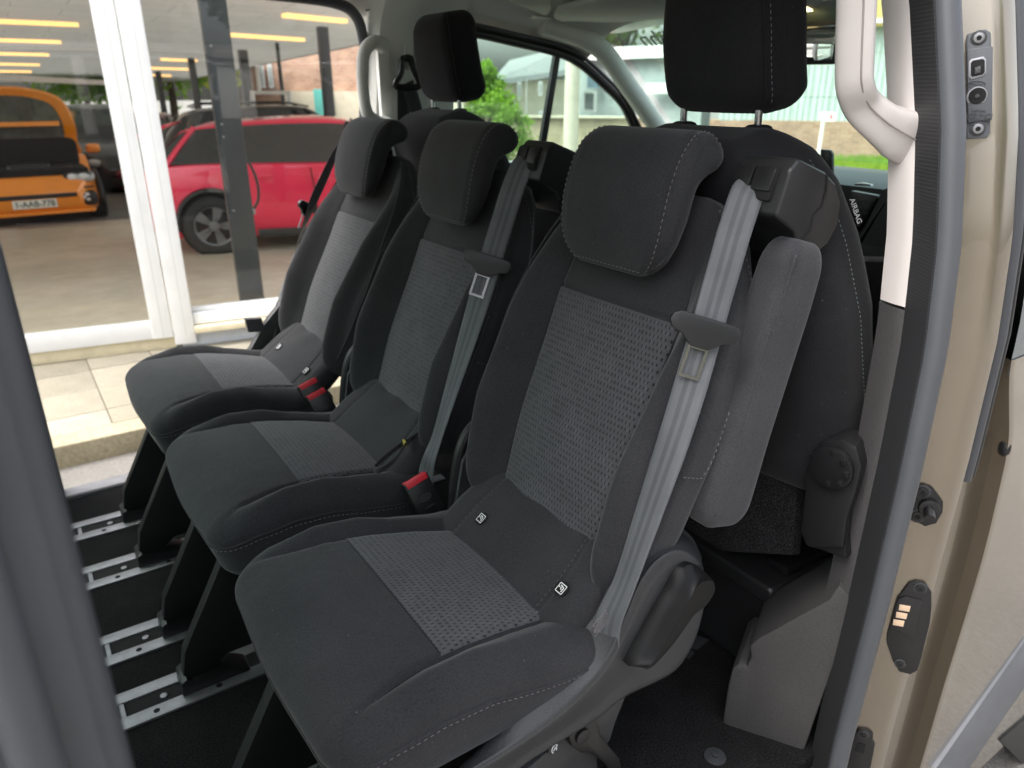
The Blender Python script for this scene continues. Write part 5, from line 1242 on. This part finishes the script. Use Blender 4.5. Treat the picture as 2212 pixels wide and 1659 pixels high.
Bi = B * .88 + A * .12 + np.array([0, .0, .0015]); Bo = B * .93 + Cc * .07 + np.array([0, -.0022, 0])
rows = [A0, A, Mid0, Mid1, Bi, B, Bo, Bm, Bc, Cc, C1]
S = np.array(rows); S2 = np.array([spline(S[:, j], 6) for j in range(S.shape[1])])
S2 = S2 - np.array([SX, .92, 0])
sc_ = add('side_cover', gridmesh(S2, angle=50), MT['cover'], near)
zc_ = lambda P: [((2000 + .4069 * a) / 1.844, (2000 + .4069 * b) / 1.844) for a, b in P]
l0 = resamp(px(zc_([(1262, 1600), (1245, 1580), (1420, 1250), (1545, 1020), (1640, 860), (1700, 740), (1770, 650), (1850, 612), (1960, 665), (2040, 740), (2062, 768)]), .646))
l1 = resamp(px(zc_([(1380, 1622), (1440, 1600), (1500, 1540), (1640, 1320), (1760, 1105), (1840, 960), (1890, 860), (1950, 790), (2000, 772), (2040, 768), (2066, 776)]), .622))
l2 = resamp(px(zc_([(1420, 1640), (1480, 1605), (1600, 1480), (1700, 1360), (1800, 1220), (1870, 1120), (1900, 1090), (1990, 1020), (2050, 940), (2085, 860), (2076, 792)]), .628))
l01 = l0 * .55 + l1 * .45 + np.array([0, -.001, 0]); l1a = l0 * .06 + l1 * .94; l1b = l1 * .93 + l2 * .07 + np.array([0, -.0006, 0]); l3 = l2 + np.array([.0, .028, .004])
LV = np.array([l0 + np.array([0, .02, 0]), l0, l01, l1a, l1, l1b, l2, l3]) - np.array([SX, .92, 0])
add('recline_lever', gridmesh(LV, angle=55), MT['lever'], near)
sk = np.array(px([(1440, 1270), (1462, 1228), (1490, 1215), (1520, 1225), (1500, 1260), (1470, 1300)], .655)) - np.array([SX, .92, 0])
add('lever_socket', poly3d(sk, (0, .012, 0), .001), MT['deep'], near)
slot = np.array(px([(1232, 1428), (1236, 1418), (1262, 1400), (1275, 1392), (1290, 1400), (1262, 1428), (1246, 1434)], .687)) - np.array([SX, .92, 0])
add('belt_slot', poly3d(slot, (0, .004, -.004), .0), MT['deep'], near)
# small release lever and lower cover under the side cover
kb = ony(1262, 1594, .660)
lo = np.array(px([(1000, 1780), (1200, 1610), (1330, 1520), (1352, 1505), (1330, 1560), (1318, 1600), (1290, 1640), (1300, 1760), (1000, 1860)], .690)) - np.array([SX, .92, 0])
add('lower_cover', poly3d(lo, (0, .02, 0), .003), MT['cover'], near)
rk = np.array(px([(1228, 1588), (1232, 1568), (1250, 1548), (1272, 1542), (1288, 1552), (1296, 1572), (1300, 1592), (1340, 1640), (1352, 1700), (1330, 1700), (1310, 1655), (1280, 1628), (1255, 1628), (1236, 1614)], .672)) - np.array([SX, .92, 0])
rl_ = add('release_lever', poly3d(rk, (0, .022, 0), .005), MT['gloss'], near)
add('pivot_cap', disc(ony(1258, 1590, .6705) - np.array([SX, .92, 0]), (0, -1, 0), .0135, .0035, 28, .001), MT['blackp'], rl_)
pc = ony(1197, 1616, .6885) - np.array([SX, .92, 0])
bd = add('pictogram_badge', disc(pc, (0, -1, 0), .0125, .0015, 28), MT['cover'], near)
mb = MB(); c0 = pc + np.array([0, -.0018, 0])
mb.tube([c0 + np.array([.006 * math.cos(t), 0, .008 * math.sin(t)]) for t in np.linspace(.6, 4.2, 14)], .0009, 5)
mb.tube([c0 + np.array([.003, 0, -.004]), c0 + np.array([.004, 0, .005])], .0009, 5); mb.tube([c0 + np.array([-.003, 0, -.003]), c0 + np.array([.001, 0, .003]), c0 + np.array([.003, 0, -.003])], .0009, 5)
add('pictogram', mb.done(), MT['white'], bd)
# sewn end of the near belt
se = add('sewn_end', stitches(np.array([(x_, 0, z_) for z_ in np.linspace(-.010, .010, 5) for x_ in np.linspace(-.019, .019, 9) * (1 if round(z_ * 200) % 2 == 0 else -1)]), (0, -1, 0), .004, .001, .0012, .0), MT['thread'], near,
         tuple(ony(1298, 1346, .668) - np.array([SX, .92, 0])), (R(-8), R(-5), R(18)))
buckle(near, ony(893, 1033, 1.225), .92, (-R(24), -R(14), R(4)))          # red buckle left of the near cushion
buckle(mid, ony(662, 826, 1.835), 1.515, (-R(24), -R(16), R(4)), False); buckle(mid, ony(680, 848, 1.805), 1.515, (-R(24), -R(16), R(4)))
# recliner hoops on the far side of mid and near seats
for rt, a_ in ((mid, 22.5), (near, 20.25), (far, 25.0)):
    hp = spline([(.640, .255, .30), (.648, .255, .42), (.668, .255, .52), (.700, .252, .565), (.735, .250, .56), (.755, .248, .50)], 6) - np.array([SX, 0, 0])
    mb = MB().tube(hp, [.012] * len(hp), 10); hoop = add('recliner_hoop', mb.done(), MT['blackp'], rt)
    add('recliner_plate', toseat(shift(extrude([(.60, .25), (.64, .40), (.66, .50), (.70, .55), (.74, .54), (.76, .46), (.74, .25)], .014, 1, .003), (0, .236, 0))), MT['cover'], rt)
# pull strap on the middle seat
psp = np.array([onz(x, y, z) for x, y, z in ((918, 930, .480), (893, 945, .478), (865, 962, .474), (835, 985, .470), (815, 1003, .466), (808, 1012, .464), (818, 1016, .464), (838, 1006, .468), (858, 988, .472), (872, 966, .477), (886, 952, .481))]) - np.array([SX, 1.515, 0])
st_ = add('pull_strap', ribbon(psp, (.25, 0, 1), .013, .0018, 6), MT['web_dark'], mid)
add('strap_stitch', shift(roundbox((.003, .014, .016), .001, .002), tuple(onz(874, 958, .479) - np.array([SX, 1.515, 0]))), plain('yellow_thread', (.45, .36, .06), .8), st_)
# far seat: torn foil wrap on the anchor and outer side cover
tp = np.array([onplane(x, y, (.0, 2.33, 0), (0, 1, 0)) for x, y in [(530, 690), (566, 688), (572, 712), (556, 718), (536, 718)]]) - np.array([SX, 2.11, 0])
add('anchor_tape', poly3d(tp, (0, .02, 0), .002), plain('foil_tape', (.10, .10, .11), .25, .6), far)
add('outer_cover', toseat(shift(extrude([(.36, .27), (.46, .36), (.56, .42), (.62, .50), (.68, .56), (.76, .55), (.82, .45), (.80, .25)], .03, 1, .008), (0, .225, 0))), MT['cover'], far)
# ================================================================ front seats
def fs_hw(z): return np.interp(z, [0, .12, .30, .45, .57, .65, .70, .74], [.255, .285, .296, .284, .256, .226, .188, .13])
def front_seat(label, X0, yc, lean):
    root = thing('front_seat', label, 'car seat', (X0 + .3, yc, 0))
    br = (0, -R(lean), 0); bl = (-.3, 0, .42)
    def D(V):
        z = V[:, 2] + .42; y = V[:, 1] * fs_hw(z) / .275; x = V[:, 0]
        x = x - .022 * (1 - (y / .28) ** 2) + .008 * gauss(z - .52, .12)
        x = x + .004 * gauss(np.abs(y) - .17, .004) * (V[:, 0] < 0) * sstep(.1, .15, z)
        return np.stack([x, y, z], 1)
    b = add('backrest', cached('fback', lambda: roundbox((.16, .55, .64), (.055, .055, .07), .008, D)), MT['fab_black'], root, bl, br)
    zs = np.linspace(.16, .70, 60)
    mb = MB(); mb.me(stitches(np.stack([.012 + 0 * zs, -(fs_hw(zs) + .0005), zs], 1), (0, -1, 0), .005, .003, .0009, .0012))
    add('stitching', mb.done(True, None), plain_cache('green_grey_thread', (.10, .13, .12), .8), b)
    mb = MB(); v, f = tube_vf(np.stack([-.098 + .022 * (.17 / .28) ** 2 + 0 * zs[:45], -.17 + 0 * zs[:45], zs[:45]], 1), .0022, 6); add('back_seam', mesh(v, f), MT['deep'], b)
    pk = add('back_pocket', box((-.112, -.168, .16), (-.092, .20, .38), .006), MT['fab_black'], b)
    add('pocket_hem', box((-.114, -.168, .355), (-.1125, .20, .358), .0), MT['thread_dim'], pk)
    def HD(V):
        z = V[:, 2]; y = V[:, 1] * np.interp(z, [-.12, -.09, 0, .08, .12], [.93, 1.0, .99, .92, .84]); return np.stack([V[:, 0] + .012 * (y / .13) ** 2 + .015 * (z / .12) ** 2, y, z], 1)
    h = add('headrest', cached('fhead', lambda: roundbox((.115, .248, .245), (.04, .04, .045), .006, HD)), MT['fab_black'], root, (-.3 - .072 - .138 + .06, 0, 1.282), (0, -R(lean * .6), 0))
    zs = np.linspace(-.10, .12, 40); yy = -.1225 * np.interp(zs, [-.12, -.09, 0, .08, .12], [.93, 1.0, .99, .92, .84])
    q = np.stack([-.036 + .010 * (zs / .12) ** 2, yy + .006, zs], 1)
    add('stitching', stitches(q, (-.5, -.8, 0), .0055, .0036, .0010, .0032), MT['thread'], h)
    v, f = tube_vf(q + np.array([-.006, .006, 0]), .0018, 6); add('head_seam', mesh(v, f), MT['deep'], h)
    for s in (-1, 1):
        add('headrest_post', tube([(-.447, s * .0825, 1.09), (-.452, s * .0825, 1.19)], .0062, 14), MT['chrome'], root)
        add('post_collar', shift(roundbox((.034, .046, .020), (.012, .016, .008), .003), (-.447, s * .0825, 1.135)), MT['blackp'], root)
    return root
ps_ = front_seat('black front passenger seat directly behind the nearest rear seat, tall headrest', 1.20, .92, 14)
ds_ = front_seat('black driver seat behind the middle rear seat, below the curved side window', 1.33, 2.11, 14)
# parts of the passenger seat that the doorway shows
PB = np.array([1.5, .92, 0])
tg = np.array([onx(x, y, 1.16) for x, y in ((1835, 432), (1846, 428), (1858, 462), (1862, 478), (1852, 484))]) - PB
at = add('airbag_tag', poly3d(tg, (.002, 0, 0), 0), MT['deep'], ps_)
me = text_mesh('AIRBAG', .0125, .0003); p_ = onx(1848.5, 456, 1.157) - PB
d1 = onx(1855, 478, 1.157) - onx(1841, 434, 1.157); d1 /= np.linalg.norm(d1); d2 = np.cross(np.array([-1., 0, 0]), d1)
me.transform(Matrix(((d1[0], d2[0], -1, p_[0]), (d1[1], d2[1], 0, p_[1]), (d1[2], d2[2], 0, p_[2]), (0, 0, 0, 1))))
add('tag_lettering', me, MT['white'], at)
add('lower_carpet_panel', poly3d(np.array([onx(x, y, 1.16) for x, y in ((1500, 960), (1725, 998), (1718, 1120), (1712, 1200), (1460, 1185))]) - PB, (.03, 0, -.01), .006), MT['carpet_grey'], ps_)
pdm = MB()
ped = add('seat_pedestal', box((1.155 - 1.5, .745 - .92, .004), (1.75 - 1.5, 1.40 - .92, .205), .012, 3), MT['blackp'], ps_)
add('pedestal_lid', box((1.135 - 1.5, .735 - .92, .205), (1.75 - 1.5, 1.41 - .92, .248), .014, 3), MT['blackp'], ps_)
add('seat_track', box((1.20 - 1.5, .748 - .92, .2485), (1.72 - 1.5, .800 - .92, .268), .004), MT['gloss'], ps_)
gc = onx(1800, 1005, 1.16) - PB
g0 = add('recliner_cover', poly3d(np.array([onx(x, y, 1.06) for x, y in ((1738, 1060), (1740, 1010), (1756, 975), (1785, 952), (1820, 948), (1850, 965), (1862, 1010), (1850, 1060), (1830, 1120), (1822, 1185), (1745, 1185), (1728, 1150))]) - PB, (.06, .02, 0), .008), MT['blackp'], ps_)
add('recliner_wheel', disc(onx(1800, 1008, 1.056) - PB, (-1, -.12, 0), .037, .010, 30, .003), MT['gloss'], g0)
for a_ in np.arange(0, 2 * math.pi, math.pi / 4):
    c_ = onx(1800, 1008, 1.056) - PB + np.array([0, math.cos(a_) * .028, math.sin(a_) * .028])
    add('wheel_notch', disc(c_, (-1, -.12, 0), .0060, .0115, 6, .001), MT['gloss'], g0)
add('track_shoe', poly3d(np.array([onx(x, y, 1.07) for x, y in ((1728, 1150), (1822, 1130), (1830, 1210), (1775, 1190), (1740, 1180))]) - PB, (.10, .02, 0), .006), MT['blackp'], ps_)
add('seat_cushion', box((1.27 - 1.5, -.26, .30), (1.72 - 1.5, .26, .46), .04, 4), MT['fab_black'], ps_)
add('seat_cushion', box((.05 - .0, -.26, .30), (.52, .26, .46), .04, 4), MT['fab_black'], ds_)
add('seat_pedestal', box((-.02, -.24, .004), (.5, .24, .30), .02, 3), MT['blackp'], ds_)
# loose foot mat edge strips on the floor behind the near seat
for a_ in (((1462, 1395), (1490, 1372), (1532, 1385), (1505, 1405)), ((1470, 1412), (1482, 1402), (1500, 1412), (1488, 1424))):
    vadd('floor_bracket', poly3d([onz(x, y, .0) for x, y in a_], (0, 0, .006), .001), MT['cover'], fl)
